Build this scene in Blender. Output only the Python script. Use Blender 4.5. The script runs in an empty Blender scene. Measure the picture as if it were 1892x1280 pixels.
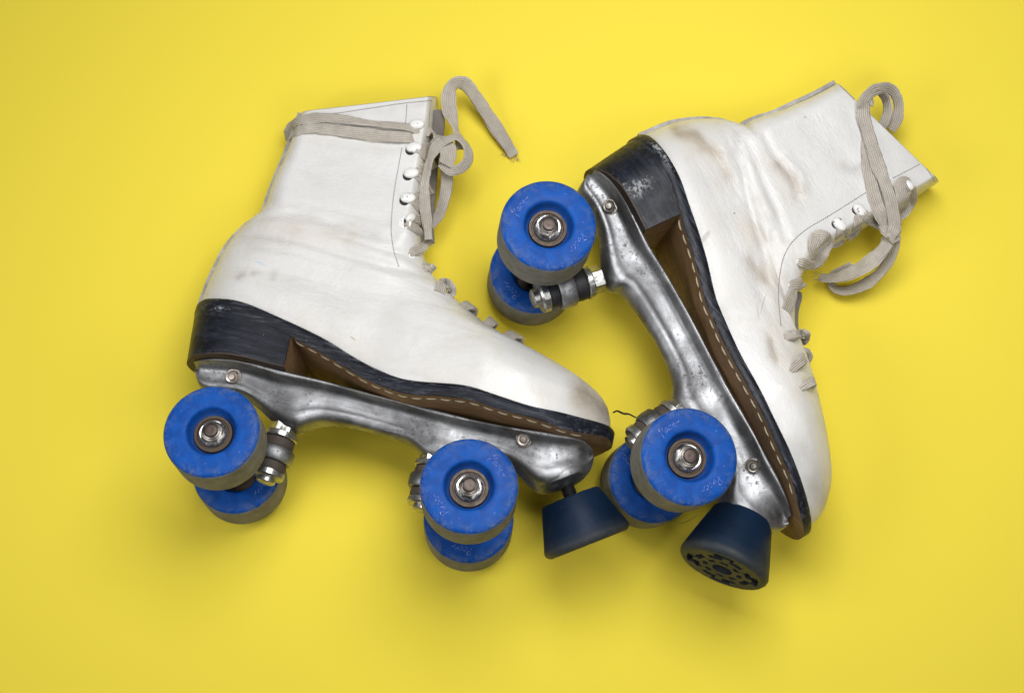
import bpy, bmesh, math, random
import numpy as np
from mathutils import Vector, Matrix
from mathutils.bvhtree import BVHTree

random.seed(7)
rng = np.random.default_rng(7)
MM = 0.001
A = lambda *x: np.array(x, float)
scene = bpy.context.scene
COL = scene.collection

# ------------------------------------------------------------------ camera solution (mm)
PW, PH = 1892.0, 1280.0
CD, CTX, CTY, CF = 895.647, 0.07868, -0.12770, 2486.256
cd = A(math.sin(CTX), math.sin(CTY), 0.0); cd[2] = math.sqrt(1 - cd @ cd)
CAM = CD * cd
cx = np.cross(A(0, 1, 0), cd); cx /= np.linalg.norm(cx); cy = np.cross(cd, cx)
CR = np.array([cx, cy, cd])


def ray(px, py):
    d = A((px - PW / 2) / CF, -(py - PH / 2) / CF, -1.0) @ CR
    return d / np.linalg.norm(d)


def wproj(P):
    q = (np.asarray(P, float) - CAM) @ CR.T
    return np.stack([PW / 2 + CF * q[..., 0] / -q[..., 2], PH / 2 - CF * q[..., 1] / -q[..., 2]], -1)


def at_z(px, py, z):
    d = ray(px, py)
    return CAM + d * ((z - CAM[2]) / d[2])


def rotm(axis, a):
    axis = axis / np.linalg.norm(axis)
    K = np.array([[0, -axis[2], axis[1]], [axis[2], 0, -axis[0]], [-axis[1], axis[0], 0]])
    return np.eye(3) + math.sin(a) * K + (1 - math.cos(a)) * K @ K


WB, SEP, WW, RT = 153.64, 111.32, 30.6, 28.5      # wheelbase, outer track, wheel width, wheel radius


class Frame:
    """A skate's own axes: u heel to toe, v sole to shaft, w across (towards the viewer)."""

    def __init__(s, phi, tau, x, y):
        s.u = A(math.cos(phi), math.sin(phi), 0); vz = A(-math.sin(phi), math.cos(phi), 0)
        s.w = math.cos(tau) * A(0, 0, 1) + math.sin(tau) * vz
        s.v = np.cross(s.w, s.u)
        s.R = np.array([s.u, s.v, s.w])
        s.o = A(x, y, SEP / 2 * s.w[2] + RT * math.sqrt(1 - s.w[2] ** 2))
        s.cam = s.loc(CAM)

    def loc(s, X): return (np.asarray(X, float) - s.o) @ s.R.T
    def wor(s, L): return np.asarray(L, float) @ s.R + s.o
    def at(s, px, py, w):
        d = ray(px, py) @ s.R.T
        return s.cam + d * ((w - s.cam[2]) / d[2])
    def atz(s, px, py, z): return s.loc(at_z(px, py, z))
    def px(s, L): return wproj(s.wor(L))


# ------------------------------------------------------------------ curves
def spline(P, n, closed=False):
    """n points along a smooth curve through P (chord-length Hermite)."""
    P = np.asarray(P, float)
    if P.ndim == 1: P = P[:, None]
    m = len(P)
    d = np.maximum(np.linalg.norm(np.diff(P, axis=0), axis=1), 1e-6)
    t = np.concatenate([[0], np.cumsum(d)])
    T = np.zeros_like(P)
    T[1:-1] = (P[2:] - P[:-2]) / (t[2:] - t[:-2])[:, None]
    T[0] = (P[1] - P[0]) / d[0]; T[-1] = (P[-1] - P[-2]) / d[-1]
    x = np.linspace(0, t[-1], n)
    k = np.clip(np.searchsorted(t, x, side='right') - 1, 0, m - 2)
    h = d[k][:, None]; s = ((x - t[k]) / d[k])[:, None]
    return ((2 * s**3 - 3 * s**2 + 1) * P[k] + (s**3 - 2 * s**2 + s) * h * T[k] + (-2 * s**3 + 3 * s**2) * P[k + 1] + (s**3 - s**2) * h * T[k + 1])


def ispline(P, x):
    """value at real-valued index x of the smooth curve through P[0], P[1], ..."""
    P = np.asarray(P, float); m = len(P)
    x = np.asarray(x, float)
    k = np.clip(np.floor(x).astype(int), 0, m - 2); s = x - k
    g = lambda i: P[np.clip(i, 0, m - 1)]
    if P.ndim > 1: s = s[..., None]
    T0 = (g(k + 1) - g(k - 1)) / 2; T1 = (g(k + 2) - g(k)) / 2
    return ((2 * s**3 - 3 * s**2 + 1) * g(k) + (s**3 - 2 * s**2 + s) * T0 + (-2 * s**3 + 3 * s**2) * g(k + 1) + (s**3 - s**2) * T1)


def seg_dist(p, poly):
    """distance of points p (n,2) to a polyline"""
    best = np.full(len(p), 1e9)
    for a, b in zip(poly[:-1], poly[1:]):
        a = np.asarray(a, float); b = np.asarray(b, float)
        ab = b - a; t = np.clip(((p - a) @ ab) / max(ab @ ab, 1e-9), 0, 1)
        best = np.minimum(best, np.linalg.norm(p - a - t[:, None] * ab, axis=1))
    return best


def sstep(a, b, x):
    t = np.clip((x - a) / (b - a), 0, 1); return t * t * (3 - 2 * t)


# ------------------------------------------------------------------ mesh builder (mm in, metres out)
class MB:
    def __init__(s): s.v = []; s.f = []; s.m = []; s.uv = {}; s.attr = {}

    def add(s, verts, faces, mat=0, uv=None):
        b = len(s.v)
        s.v += [tuple(map(float, p)) for p in verts]
        for f in faces:
            if uv is not None: s.uv[len(s.f)] = [uv[i] for i in f]
            s.f.append(tuple(b + i for i in f)); s.m.append(mat)
        return b

    def grid(s, G, mat=0, wrap=False, flip=False, uv=None, cap0=False, cap1=False):
        """G[rows][cols] of points; wrap joins last col to first"""
        G = np.asarray(G, float); r, c = G.shape[:2]
        f = []
        for i in range(r - 1):
            for j in range(c if wrap else c - 1):
                k = (j + 1) % c
                q = (i * c + j, i * c + k, (i + 1) * c + k, (i + 1) * c + j)
                f.append(q[::-1] if flip else q)
        if cap0: f.append(tuple(range(c))[::1 if flip else -1])
        if cap1: f.append(tuple((r - 1) * c + j for j in range(c))[::-1 if flip else 1])
        return s.add(G.reshape(-1, 3), f, mat, uv)

    def lathe(s, prof, org, axis, seg=32, mat=0, hexa=None, jit=0.0):
        """prof [(r,h)..] turned about axis; hexa: indices of rings drawn as hexagons"""
        axis = np.asarray(axis, float); axis = axis / np.linalg.norm(axis)
        x = np.cross(axis, A(0, 0, 1) if abs(axis[2]) < .9 else A(0, 1, 0)); x /= np.linalg.norm(x); y = np.cross(axis, x)
        th = np.arange(seg) / seg * 2 * np.pi
        rows = []
        for i, (r, h) in enumerate(prof):
            rr = np.full(seg, r)
            if hexa and i in hexa:
                rr = r * math.cos(math.pi / 6) / np.cos((th + .2) % (math.pi / 3) - math.pi / 6)
            rows.append(np.asarray(org) + axis * h + rr[:, None] * (np.cos(th)[:, None] * x + np.sin(th)[:, None] * y))
        s.grid(rows, mat, wrap=True, flip=False, cap0=prof[0][0] > .01, cap1=prof[-1][0] > .01)

    def tube(s, P, r, seg=10, mat=0):
        P = np.asarray(P, float); n = len(P)
        r = np.broadcast_to(np.asarray(r, float), (n,))
        T = np.gradient(P, axis=0); T /= np.maximum(np.linalg.norm(T, axis=1), 1e-9)[:, None]
        x = np.cross(T[0], A(0, 0, 1)); 
        if np.linalg.norm(x) < .05: x = np.cross(T[0], A(0, 1, 0))
        rows = []
        th = np.arange(seg) / seg * 2 * np.pi
        for i in range(n):
            x = x - (x @ T[i]) * T[i]; x /= np.linalg.norm(x); y = np.cross(T[i], x)
            rows.append(P[i] + r[i] * (np.cos(th)[:, None] * x + np.sin(th)[:, None] * y))
        s.grid(rows, mat, wrap=True, cap0=True, cap1=True)

    def ribbon(s, P, up, width, thick=1.1, roll=None, mat=0, fray=0.0):
        """flat woven band along P; up: surface normal per point; roll in degrees turns it on edge"""
        P = np.asarray(P, float); n = len(P)
        up = np.broadcast_to(np.asarray(up, float), P.shape)
        width = np.broadcast_to(np.asarray(width, float), (n,)); thick = np.broadcast_to(np.asarray(thick, float), (n,))
        roll = np.zeros(n) if roll is None else np.broadcast_to(np.asarray(roll, float), (n,))
        T = np.gradient(P, axis=0); T /= np.maximum(np.linalg.norm(T, axis=1), 1e-9)[:, None]
        L = np.concatenate([[0], np.cumsum(np.linalg.norm(np.diff(P, axis=0), axis=1))])
        prof = [(-1, 0), (-.93, .8), (-.6, 1.1), (-.2, .92), (.2, .92), (.6, 1.1), (.93, .8), (1, 0), (.93, -.8), (.5, -1), (0, -.92), (-.5, -1), (-.93, -.8)]
        rows = []; uv = []
        for i in range(n):
            b = np.cross(up[i], T[i]); nb = np.linalg.norm(b)
            b = b / nb if nb > 1e-6 else np.cross(A(1, 0, 0), T[i])
            nn = np.cross(T[i], b)
            a = math.radians(roll[i]); bb = b * math.cos(a) + nn * math.sin(a); n2 = np.cross(T[i], bb)
            j = rng.normal(0, fray, 2) if fray else (0, 0)
            rows.append([P[i] + bb * x * (width[i] / 2 + j[0] * abs(x)) + n2 * y * thick[i] / 2 for x, y in prof])
            uv += [(L[i], x * width[i] / 2) for x, y in prof]
        s.grid(rows, mat, wrap=True, uv=uv, cap0=True, cap1=True)

    def box(s, c, x, y, z, mat=0):
        c, x, y, z = (np.asarray(k, float) for k in (c, x, y, z))
        v = [c + a * x + b * y + d * z for a in (-1, 1) for b in (-1, 1) for d in (-1, 1)]
        s.add(v, [(0, 1, 3, 2), (4, 6, 7, 5), (0, 4, 5, 1), (2, 3, 7, 6), (0, 2, 6, 4), (1, 5, 7, 3)], mat)

    def build(s, name, mats, parent=None, smooth=True, angle=40, matrix=None, fix=True):
        me = bpy.data.meshes.new(name)
        me.from_pydata([(p[0] * MM, p[1] * MM, p[2] * MM) for p in s.v], [], s.f)
        if not isinstance(mats, (list, tuple)): mats = [mats]
        for m in mats: me.materials.append(m)
        me.polygons.foreach_set('material_index', s.m)
        if s.uv:
            lay = me.uv_layers.new(name='UVMap')
            for pi, co in s.uv.items():
                for k, li in enumerate(me.polygons[pi].loop_indices): lay.data[li].uv = (co[k][0] * .1, co[k][1] * .1)
        for k, vals in s.attr.items():
            at = me.attributes.new(k, 'FLOAT', 'POINT'); at.data.foreach_set('value', np.asarray(vals, np.float32))
        if fix:
            bm = bmesh.new(); bm.from_mesh(me)
            bmesh.ops.recalc_face_normals(bm, faces=bm.faces); bm.to_mesh(me); bm.free()
        if smooth:
            me.shade_smooth()
            me.set_sharp_from_angle(angle=math.radians(angle))
        o = bpy.data.objects.new(name, me); COL.objects.link(o)
        if parent is not None: o.parent = parent
        if matrix is not None: o.matrix_local = matrix
        return o


# ------------------------------------------------------------------ materials
class NT:
    def __init__(s, name):
        s.mat = bpy.data.materials.new(name); s.mat.use_nodes = True
        s.t = s.mat.node_tree; s.n = s.t.nodes; s.n.clear()
        s.out = s.n.new('ShaderNodeOutputMaterial'); s.b = s.n.new('ShaderNodeBsdfPrincipled')
        s.t.links.new(s.b.outputs[0], s.out.inputs[0])
        s.tc = s.n.new('ShaderNodeTexCoord')
    def link(s, a, b): s.t.links.new(a, b)
    def put(s, sock, val):
        if hasattr(val, 'is_linked') or isinstance(val, bpy.types.NodeSocket): s.link(val, sock)
        else:
            if isinstance(val, (tuple, list)) and len(val) == 3 and sock.type == 'RGBA': val = (*val, 1)
            sock.default_value = val
    def set(s, **k):
        for a, v in k.items(): s.put(s.b.inputs[a.replace('_', ' ')], v)
    def map(s, scale=(1, 1, 1), loc=(0, 0, 0), rot=(0, 0, 0), src=None):
        m = s.n.new('ShaderNodeMapping'); s.link(src or s.tc.outputs['Object'], m.inputs[0])
        m.inputs['Scale'].default_value = scale; m.inputs['Location'].default_value = loc; m.inputs['Rotation'].default_value = rot
        return m.outputs[0]
    def noise(s, scale, detail=4, rough=.55, vec=None, dist=0, col=False):
        n = s.n.new('ShaderNodeTexNoise'); s.link(vec or s.tc.outputs['Object'], n.inputs['Vector'])
        n.inputs['Scale'].default_value = scale; n.inputs['Detail'].default_value = detail
        n.inputs['Roughness'].default_value = rough; n.inputs['Distortion'].default_value = dist
        return n.outputs['Color' if col else 'Fac']
    def voro(s, scale, feat='F1', vec=None, rand=1):
        n = s.n.new('ShaderNodeTexVoronoi'); n.feature = feat; s.link(vec or s.tc.outputs['Object'], n.inputs['Vector'])
        n.inputs['Scale'].default_value = scale; n.inputs['Randomness'].default_value = rand
        return n.outputs['Distance']
    def ramp(s, fac, *stops):
        r = s.n.new('ShaderNodeValToRGB'); s.link(fac, r.inputs[0]); e = r.color_ramp.elements
        while len(e) < len(stops): e.new(.5)
        for k, (p, c) in zip(e, stops):
            k.position = p; k.color = (c, c, c, 1) if isinstance(c, (int, float)) else (*c, 1)
        return r.outputs[0]
    def mix(s, fac, a, b, mode='MIX'):
        m = s.n.new('ShaderNodeMix'); m.data_type = 'RGBA'; m.blend_type = mode
        s.put(m.inputs[0], fac); s.put(m.inputs[6], a); s.put(m.inputs[7], b); return m.outputs[2]
    def math(s, op, a, b=0, clamp=False):
        m = s.n.new('ShaderNodeMath'); m.operation = op; m.use_clamp = clamp
        s.put(m.inputs[0], a); s.put(m.inputs[1], b); return m.outputs[0]
    def attr(s, name):
        a = s.n.new('ShaderNodeAttribute'); a.attribute_name = name; return a.outputs['Fac']
    def spot(s, c, r, soft=.6, squash=(1, 1, 1), rot=(0, 0, 0), wob=.5, wscale=400):
        """soft-edged blotch round an object-space point (metres), edge broken by noise"""
        m = s.n.new('ShaderNodeVectorMath'); m.operation = 'SUBTRACT'
        s.link(s.tc.outputs['Object'], m.inputs[0]); m.inputs[1].default_value = c
        v = s.map(scale=tuple(1 / (r * q) for q in squash), rot=(0, 0, 0), src=s.map(rot=rot, src=m.outputs[0]))
        l = s.n.new('ShaderNodeVectorMath'); l.operation = 'LENGTH'; s.link(v, l.inputs[0])
        d = s.math('ADD', l.outputs['Value'], s.math('MULTIPLY', s.math('SUBTRACT', s.noise(wscale, 5, .7), .5), wob * 4))
        return s.ramp(d, (max(0, 1 - soft), 1.0), (1.0, 0.0))
    def bump(s, *hs):
        prev = None
        for h, st, dist in hs:
            b = s.n.new('ShaderNodeBump'); s.link(h, b.inputs['Height']); b.inputs['Strength'].default_value = st; b.inputs['Distance'].default_value = dist
            if prev: s.link(prev, b.inputs['Normal'])
            prev = b.outputs[0]
        s.link(prev, s.b.inputs['Normal'])


def leather(name, marks=(), wrot=.0):
    m = NT(name)
    big = m.noise(14, 5, .6); mid = m.noise(70, 6, .65, dist=.6)
    c = m.mix(m.ramp(big, (.35, 0), (.7, 1)), (.70, .695, .68), (.61, .60, .575))
    c = m.mix(m.math('MULTIPLY', m.ramp(mid, (.52, 0), (.75, 1)), .35), c, (.55, .51, .44))
    # rubbed brown stains and yellowed parts
    st = m.math('MULTIPLY', m.attr('stain'), m.ramp(m.noise(120, 6, .7, dist=.8), (.32, .5), (.58, 1)))
    c = m.mix(m.math('MULTIPLY', st, .9), c, (.28, .22, .165))
    ye = m.math('MULTIPLY', m.attr('yellowed'), m.ramp(m.noise(60, 4, .6), (.3, .3), (.65, 1)))
    c = m.mix(m.math('MULTIPLY', ye, .7), c, (.60, .53, .41))
    gr = m.math('MULTIPLY', m.attr('grime'), m.ramp(m.noise(160, 6, .7, dist=.5), (.3, .2), (.65, 1)))
    c = m.mix(m.math('MULTIPLY', gr, .7), c, (.30, .28, .25))
    # fine dark scratches
    sc = m.ramp(m.noise(1.0, 6, .75, vec=m.map((55, 420, 55), rot=(0, 0, .6))), (.665, 0), (.70, 1))
    c = m.mix(m.math('MULTIPLY', sc, .3), c, (.35, .32, .28))
    for p, r, sq, rot, col, amt in marks:
        c = m.mix(m.math('MULTIPLY', m.spot(p, r, 1.0 * .5, sq, rot, .18, 900), amt), c, col)
    m.set(Base_Color=c, Roughness=m.ramp(m.noise(40, 5, .6), (.3, .27), (.75, .5)), Specular_IOR_Level=.5)
    m.set(Coat_Weight=.2, Coat_Roughness=.22)
    crk = m.voro(260, 'DISTANCE_TO_EDGE', vec=m.map((1, 1.9, 1), rot=(0, 0, .35)))
    wr = m.math('MULTIPLY', m.math('ADD', m.attr('creased'), .03), m.ramp(m.noise(1, 6, .7, vec=m.map((70, 260, 140), rot=(0, 0, wrot)), dist=1.0), (.36, 0), (.60, 1)))
    m.bump((m.noise(22, 5, .6), .22, .004), (wr, .32, .0007), (m.noise(170, 5, .65), .3, .0009), (m.noise(520, 4, .65), .3, .0004), (m.math('POWER', crk, .5), .12, .0003))
    return m.mat


def lining():
    m = NT('lining')
    m.set(Base_Color=m.mix(m.noise(90, 5), (.30, .27, .235), (.42, .385, .34)), Roughness=.8)
    m.bump((m.noise(500, 4), .4, .0005)); return m.mat


def binding():
    m = NT('binding')
    m.set(Base_Color=m.mix(m.ramp(m.noise(130, 5, .7), (.35, 0), (.65, 1)), (.50, .48, .45), (.29, .27, .25)), Roughness=.7)
    m.bump((m.noise(600, 4), .4, .0005)); return m.mat


def thread_mat(name, col):
    m = NT(name); m.set(Base_Color=m.mix(m.noise(900, 3), col, tuple(k * .6 for k in col)), Roughness=.8); return m.mat


def heel_black(name, spots=()):
    m = NT(name)
    streak = m.noise(1, 6, .7, vec=m.map((28, 300, 60)))
    fine = m.noise(1, 6, .75, vec=m.map((60, 900, 120)))
    c = m.mix(m.ramp(streak, (.46, 0), (.80, 1)), (.008, .009, .013), (.022, .027, .042))
    c = m.mix(m.math('MULTIPLY', m.ramp(fine, (.61, 0), (.71, 1)), .55), c, (.12, .135, .175))
    ed = m.math('MULTIPLY', m.attr('edge'), m.ramp(m.noise(1, 6, .8, vec=m.map((26, 380, 380))), (.50, 0), (.66, 1)))
    c = m.mix(m.math('MULTIPLY', ed, .55), c, (.22, .245, .30))
    c = m.mix(m.math('MULTIPLY', m.ramp(m.noise(240, 5, .8), (.68, 0), (.72, 1)), .5), c, (.42, .40, .36))
    for p, r, sq, rot, col, amt in spots:
        c = m.mix(m.math('MULTIPLY', m.math('MULTIPLY', m.spot(p, r, .6, sq, rot, .5, 500), m.ramp(m.noise(420, 4, .7), (.46, 0), (.54, 1))), amt), c, col)
    m.set(Base_Color=c, Roughness=m.ramp(m.noise(90, 5, .7), (.3, .28), (.7, .55)), Specular_IOR_Level=.22)
    m.bump((streak, .25, .0012), (fine, .25, .0005), (m.noise(50, 4), .2, .002)); return m.mat


def brown_leather():
    m = NT('sole_brown')
    c = m.mix(m.ramp(m.noise(1, 6, .65, vec=m.map((40, 120, 160))), (.3, 0), (.7, 1)), (.16, .087, .036), (.27, .16, .078))
    c = m.mix(m.math('MULTIPLY', m.ramp(m.noise(150, 6, .7), (.55, 0), (.7, 1)), .6), c, (.10, .06, .03))
    m.set(Base_Color=c, Roughness=.65); m.bump((m.noise(300, 5, .7), .4, .0006)); return m.mat


def cast_metal():
    m = NT('cast_aluminium')
    big = m.noise(45, 6, .65, dist=.4); fine = m.noise(420, 5, .75)
    c = m.mix(m.ramp(big, (.40, 0), (.62, 1)), (.20, .202, .208), (.38, .385, .395))
    pit = m.ramp(m.math('MULTIPLY', m.ramp(m.noise(420, 6, .8), (.50, 0), (.64, 1)), m.ramp(m.noise(55, 5), (.42, 0), (.56, 1))), (.2, 0), (.8, 1))
    c = m.mix(m.math('MULTIPLY', pit, .5), c, (.11, .105, .10))
    c = m.mix(m.math('MULTIPLY', m.ramp(m.noise(30, 6, .7, dist=1), (.60, 0), (.75, 1)), .5), c, (.25, .235, .215))
    sc = m.ramp(m.noise(1, 6, .75, vec=m.map((40, 700, 300), rot=(0, 0, .25))), (.63, 0), (.68, 1))
    c = m.mix(m.math('MULTIPLY', sc, .6), c, (.80, .80, .82))
    m.set(Base_Color=c, Metallic=1.0, Roughness=m.math('ADD', m.ramp(m.noise(65, 6, .7, dist=.5), (.3, .40), (.7, .60)), m.math('MULTIPLY', pit, .3)))
    m.bump((m.noise(120, 4, .6), .10, .0012), (fine, .2, .0004), (sc, .1, .0002)); return m.mat


def steel(name, col=(.46, .46, .44), dirt=(.20, .17, .13), amt=.5, rough=(.22, .45), metallic=1.0):
    m = NT(name)
    d = m.ramp(m.noise(260, 6, .7), (.45, 0), (.68, 1))
    m.set(Base_Color=m.mix(m.math('MULTIPLY', d, amt), col, dirt), Metallic=m.math('SUBTRACT', metallic, m.math('MULTIPLY', d, amt * .7)),
          Roughness=m.ramp(m.noise(180, 5), (.3, rough[0]), (.7, rough[1])))
    m.bump((m.noise(500, 4), .15, .0004)); return m.mat


def rubber(name, col, dust, rough=.6):
    m = NT(name)
    d = m.ramp(m.noise(110, 6, .7), (.45, 0), (.75, 1))
    m.set(Base_Color=m.mix(m.math('MULTIPLY', d, .5), col, dust), Roughness=rough)
    m.bump((m.noise(350, 5, .7), .3, .0006)); return m.mat


def toe_rubber():
    m = NT('toe_stop_rubber')
    g = m.attr('worn')
    n = m.ramp(m.noise(95, 6, .7, dist=.5), (.3, 0), (.68, 1))
    c = m.mix(m.ramp(m.noise(30, 4), (.3, 0), (.7, 1)), (.002, .010, .028), (.003, .017, .046))
    c = m.mix(m.math('MULTIPLY', g, m.math('ADD', .45, m.math('MULTIPLY', n, .5))), c, (.048, .051, .047))
    c = m.mix(m.math('MULTIPLY', m.ramp(m.noise(260, 5, .8), (.66, 0), (.71, 1)), .4), c, (.16, .17, .18))
    m.set(Base_Color=c, Roughness=m.ramp(m.noise(70, 5), (.3, .42), (.7, .62)), Specular_IOR_Level=.2)
    m.bump((m.noise(260, 5, .7), .25, .0006)); return m.mat


def wheel_blue():
    m = NT('wheel_urethane')
    sx = m.n.new('ShaderNodeSeparateXYZ'); m.link(m.tc.outputs['Object'], sx.inputs[0])
    r = m.math('SQRT', m.math('ADD', m.math('MULTIPLY', sx.outputs[0], sx.outputs[0]), m.math('MULTIPLY', sx.outputs[1], sx.outputs[1])))
    wob = m.math('MULTIPLY', m.math('SUBTRACT', m.noise(160, 6, .75), .5), .0016)
    az = m.math('ADD', m.math('ABSOLUTE', sx.outputs[2]), wob)
    rr = m.math('ADD', r, wob)
    onr = m.ramp(m.math('MULTIPLY', rr, 20), (.5515, 0), (.558, 1))         # outer band only
    inz = m.ramp(m.math('MULTIPLY', az, 30), (.384, 1), (.404, 0))
    tread = m.math('MULTIPLY', onr, inz)
    blue = m.mix(m.ramp(m.noise(110, 6, .7, dist=.5), (.33, 0), (.67, 1)), (.0, .047, .25), (.0, .078, .38))
    # dusty bloom near the rim and scuffs
    rim = m.ramp(m.math('MULTIPLY', rr, 20), (.42, 0), (.55, 1))
    du = m.math('MULTIPLY', m.math('ADD', .10, m.math('MULTIPLY', rim, .75)), m.ramp(m.noise(140, 8, .8, dist=.8), (.46, 0), (.66, 1)))
    blue = m.mix(du, blue, (.12, .15, .23))
    nick = m.ramp(m.noise(420, 5, .8), (.65, 0), (.70, 1))
    blue = m.mix(m.math('MULTIPLY', nick, .6), blue, (.30, .30, .42))
    bore = m.ramp(m.math('MULTIPLY', rr, 20), (.20, 1), (.285, 0))
    blue = m.mix(m.math('MULTIPLY', bore, m.ramp(m.noise(150, 6, .7), (.42, .15), (.62, 1))), blue, (.055, .05, .06))
    dirt = m.mix(m.ramp(m.noise(120, 6, .7), (.3, 0), (.7, 1)), (.165, .155, .125), (.27, .26, .22))
    dirt = m.mix(m.math('MULTIPLY', m.ramp(m.noise(500, 5, .8), (.60, 0), (.68, 1)), .5), dirt, (.42, .40, .34))
    dirt = m.mix(m.math('MULTIPLY', m.ramp(m.noise(40, 4), (.5, 0), (.7, 1)), .35), dirt, (.08, .09, .12))
    m.set(Base_Color=m.mix(tread, blue, dirt), Roughness=m.mix(tread, m.ramp(m.noise(90, 5), (.3, .45), (.7, .65)), (.8, .8, .8)), Specular_IOR_Level=.2)
    m.bump((m.noise(380, 5, .7), .22, .0006), (m.noise(60, 4), .1, .002)); return m.mat


def lace_mat():
    m = NT('lace_cotton')
    uv = m.tc.outputs['UV']                           # u: along (mm*.1), v: across (mm*.1)
    ribs = m.n.new('ShaderNodeTexWave'); ribs.wave_type = 'BANDS'; ribs.bands_direction = 'Y'
    m.link(uv, ribs.inputs['Vector']); ribs.inputs['Scale'].default_value = 2.3; ribs.inputs['Distortion'].default_value = .35; ribs.inputs['Detail'].default_value = 2
    ribs.inputs['Detail Scale'].default_value = 2
    wv = m.n.new('ShaderNodeTexWave'); wv.wave_type = 'BANDS'; wv.bands_direction = 'DIAGONAL'
    m.link(uv, wv.inputs['Vector']); wv.inputs['Scale'].default_value = 7; wv.inputs['Distortion'].default_value = .6
    n = m.noise(150, 6, .7)
    c = m.mix(m.ramp(n, (.3, 0), (.7, 1)), (.46, .41, .345), (.66, .61, .53))
    c = m.mix(m.math('MULTIPLY', m.ramp(ribs.outputs['Fac'], (.0, 1), (.5, 0)), .42), c, (.22, .19, .155))
    c = m.mix(m.math('MULTIPLY', m.ramp(m.noise(28, 4), (.45, 0), (.68, 1)), .35), c, (.30, .26, .215))
    m.set(Base_Color=c, Roughness=.92, Specular_IOR_Level=.15, Sheen_Weight=.25)
    m.bump((ribs.outputs['Fac'], .8, .0006), (wv.outputs['Fac'], .35, .0002), (m.noise(1500, 3), .3, .0002)); return m.mat


def paper_yellow():
    m = NT('yellow_paper')
    n = m.math('ADD', m.math('MULTIPLY', m.noise(5, 4, .5), .5), m.math('MULTIPLY', m.noise(800, 4, .7), .5))
    c = m.mix(n, (.855, .692, .058), (.88, .714, .066))
    c = m.mix(m.math('MULTIPLY', m.ramp(m.noise(700, 3, .6), (.735, 0), (.76, 1)), .4), c, (.32, .25, .05))
    m.set(Base_Color=c, Roughness=.75, Specular_IOR_Level=.12)
    m.bump((m.noise(900, 3), .08, .0003), (m.noise(6, 3), .03, .004)); return m.mat


M_LIN = lining(); M_BIND = binding(); M_BROWN = brown_leather(); M_CAST = cast_metal(); M_TONGUE = rubber('tongue_felt', (.16, .145, .13), (.24, .22, .20), .9); M_LIFT = rubber('heel_lift', (.035, .02, .013), (.09, .05, .03), .6)
M_STITCH = thread_mat('grey_thread', (.24, .23, .22)); M_WELT = thread_mat('welt_thread', (.55, .49, .36))
M_STEEL = steel('zinc_steel'); M_NUT = steel('dull_nut', (.24, .225, .20), (.10, .08, .06), .7, (.25, .45), .95); M_BRIGHT = steel('bright_steel', (.46, .46, .47), (.07, .06, .05), .75, (.10, .22))
M_RUST = steel('rusty_steel', (.085, .058, .036), (.03, .02, .013), .85, (.4, .65), .45); M_PIN = steel('axle_end', (.085, .06, .05), (.035, .026, .02), .6, (.35, .55), .5)
M_BLACKROD = steel('black_rod', (.09, .09, .095), (.03, .03, .03), .5, (.3, .5), .9)
M_CUSH = rubber('black_cushion', (.012, .012, .014), (.05, .045, .04), .55); M_CUSHB = rubber('old_cushion', (.055, .04, .03), (.12, .095, .07), .75)
M_TOE = toe_rubber(); M_HOLE_SHADE = rubber('dark_recess_and_shade', (.008, .008, .008), (.02, .02, .018), .8)  # near-black for holes, and for the shade painted under the lace hooks
M_WHEEL = wheel_blue(); M_LACE = lace_mat(); M_HOOK = None


def hook_mat():
    m = NT('hook_enamel')
    chip = m.ramp(m.noise(420, 4, .6), (.615, 0), (.645, 1))
    m.set(Base_Color=m.mix(chip, (.80, .79, .77), (.10, .075, .06)), Roughness=.25); return m.mat


def letter_mat():
    m = NT('worn_lettering')
    m.set(Base_Color=m.mix(m.ramp(m.noise(520, 4, .7), (.36, 0), (.54, 1)), (.27, .32, .55), (.004, .065, .40)), Roughness=.6); return m.mat


M_HOOK = hook_mat(); M_LETTER = letter_mat()

# ------------------------------------------------------------------ wheel (own axis z, mm)
H = WW / 2
GLYPH = {   # script strokes, x right, y up, unit height of a small letter = 1
    'P': [[(0, -.5), (.35, 1.9)], [(.05, 1.55), (.45, 1.95), (.95, 1.75), (.85, 1.1), (.3, .85)]],
    'a': [[(.85, .85), (.5, 1), (.15, .6), (.2, .1), (.5, .05), (.8, .5), (.85, .9), (.8, .2), (1.0, .05)]],
    'c': [[(.8, .8), (.5, 1), (.15, .6), (.2, .1), (.5, 0), (.9, .2)]],
    'e': [[(.15, .4), (.75, .6), (.6, 1), (.25, .75), (.2, .15), (.5, 0), (.9, .2)]],
    'r': [[(.1, .0), (.3, .95), (.4, .75), (.85, .95)]],
}
ADV = {'P': 1.15, 'a': 1.15, 'c': 1.05, 'e': 1.05, 'r': 1.0}


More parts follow.
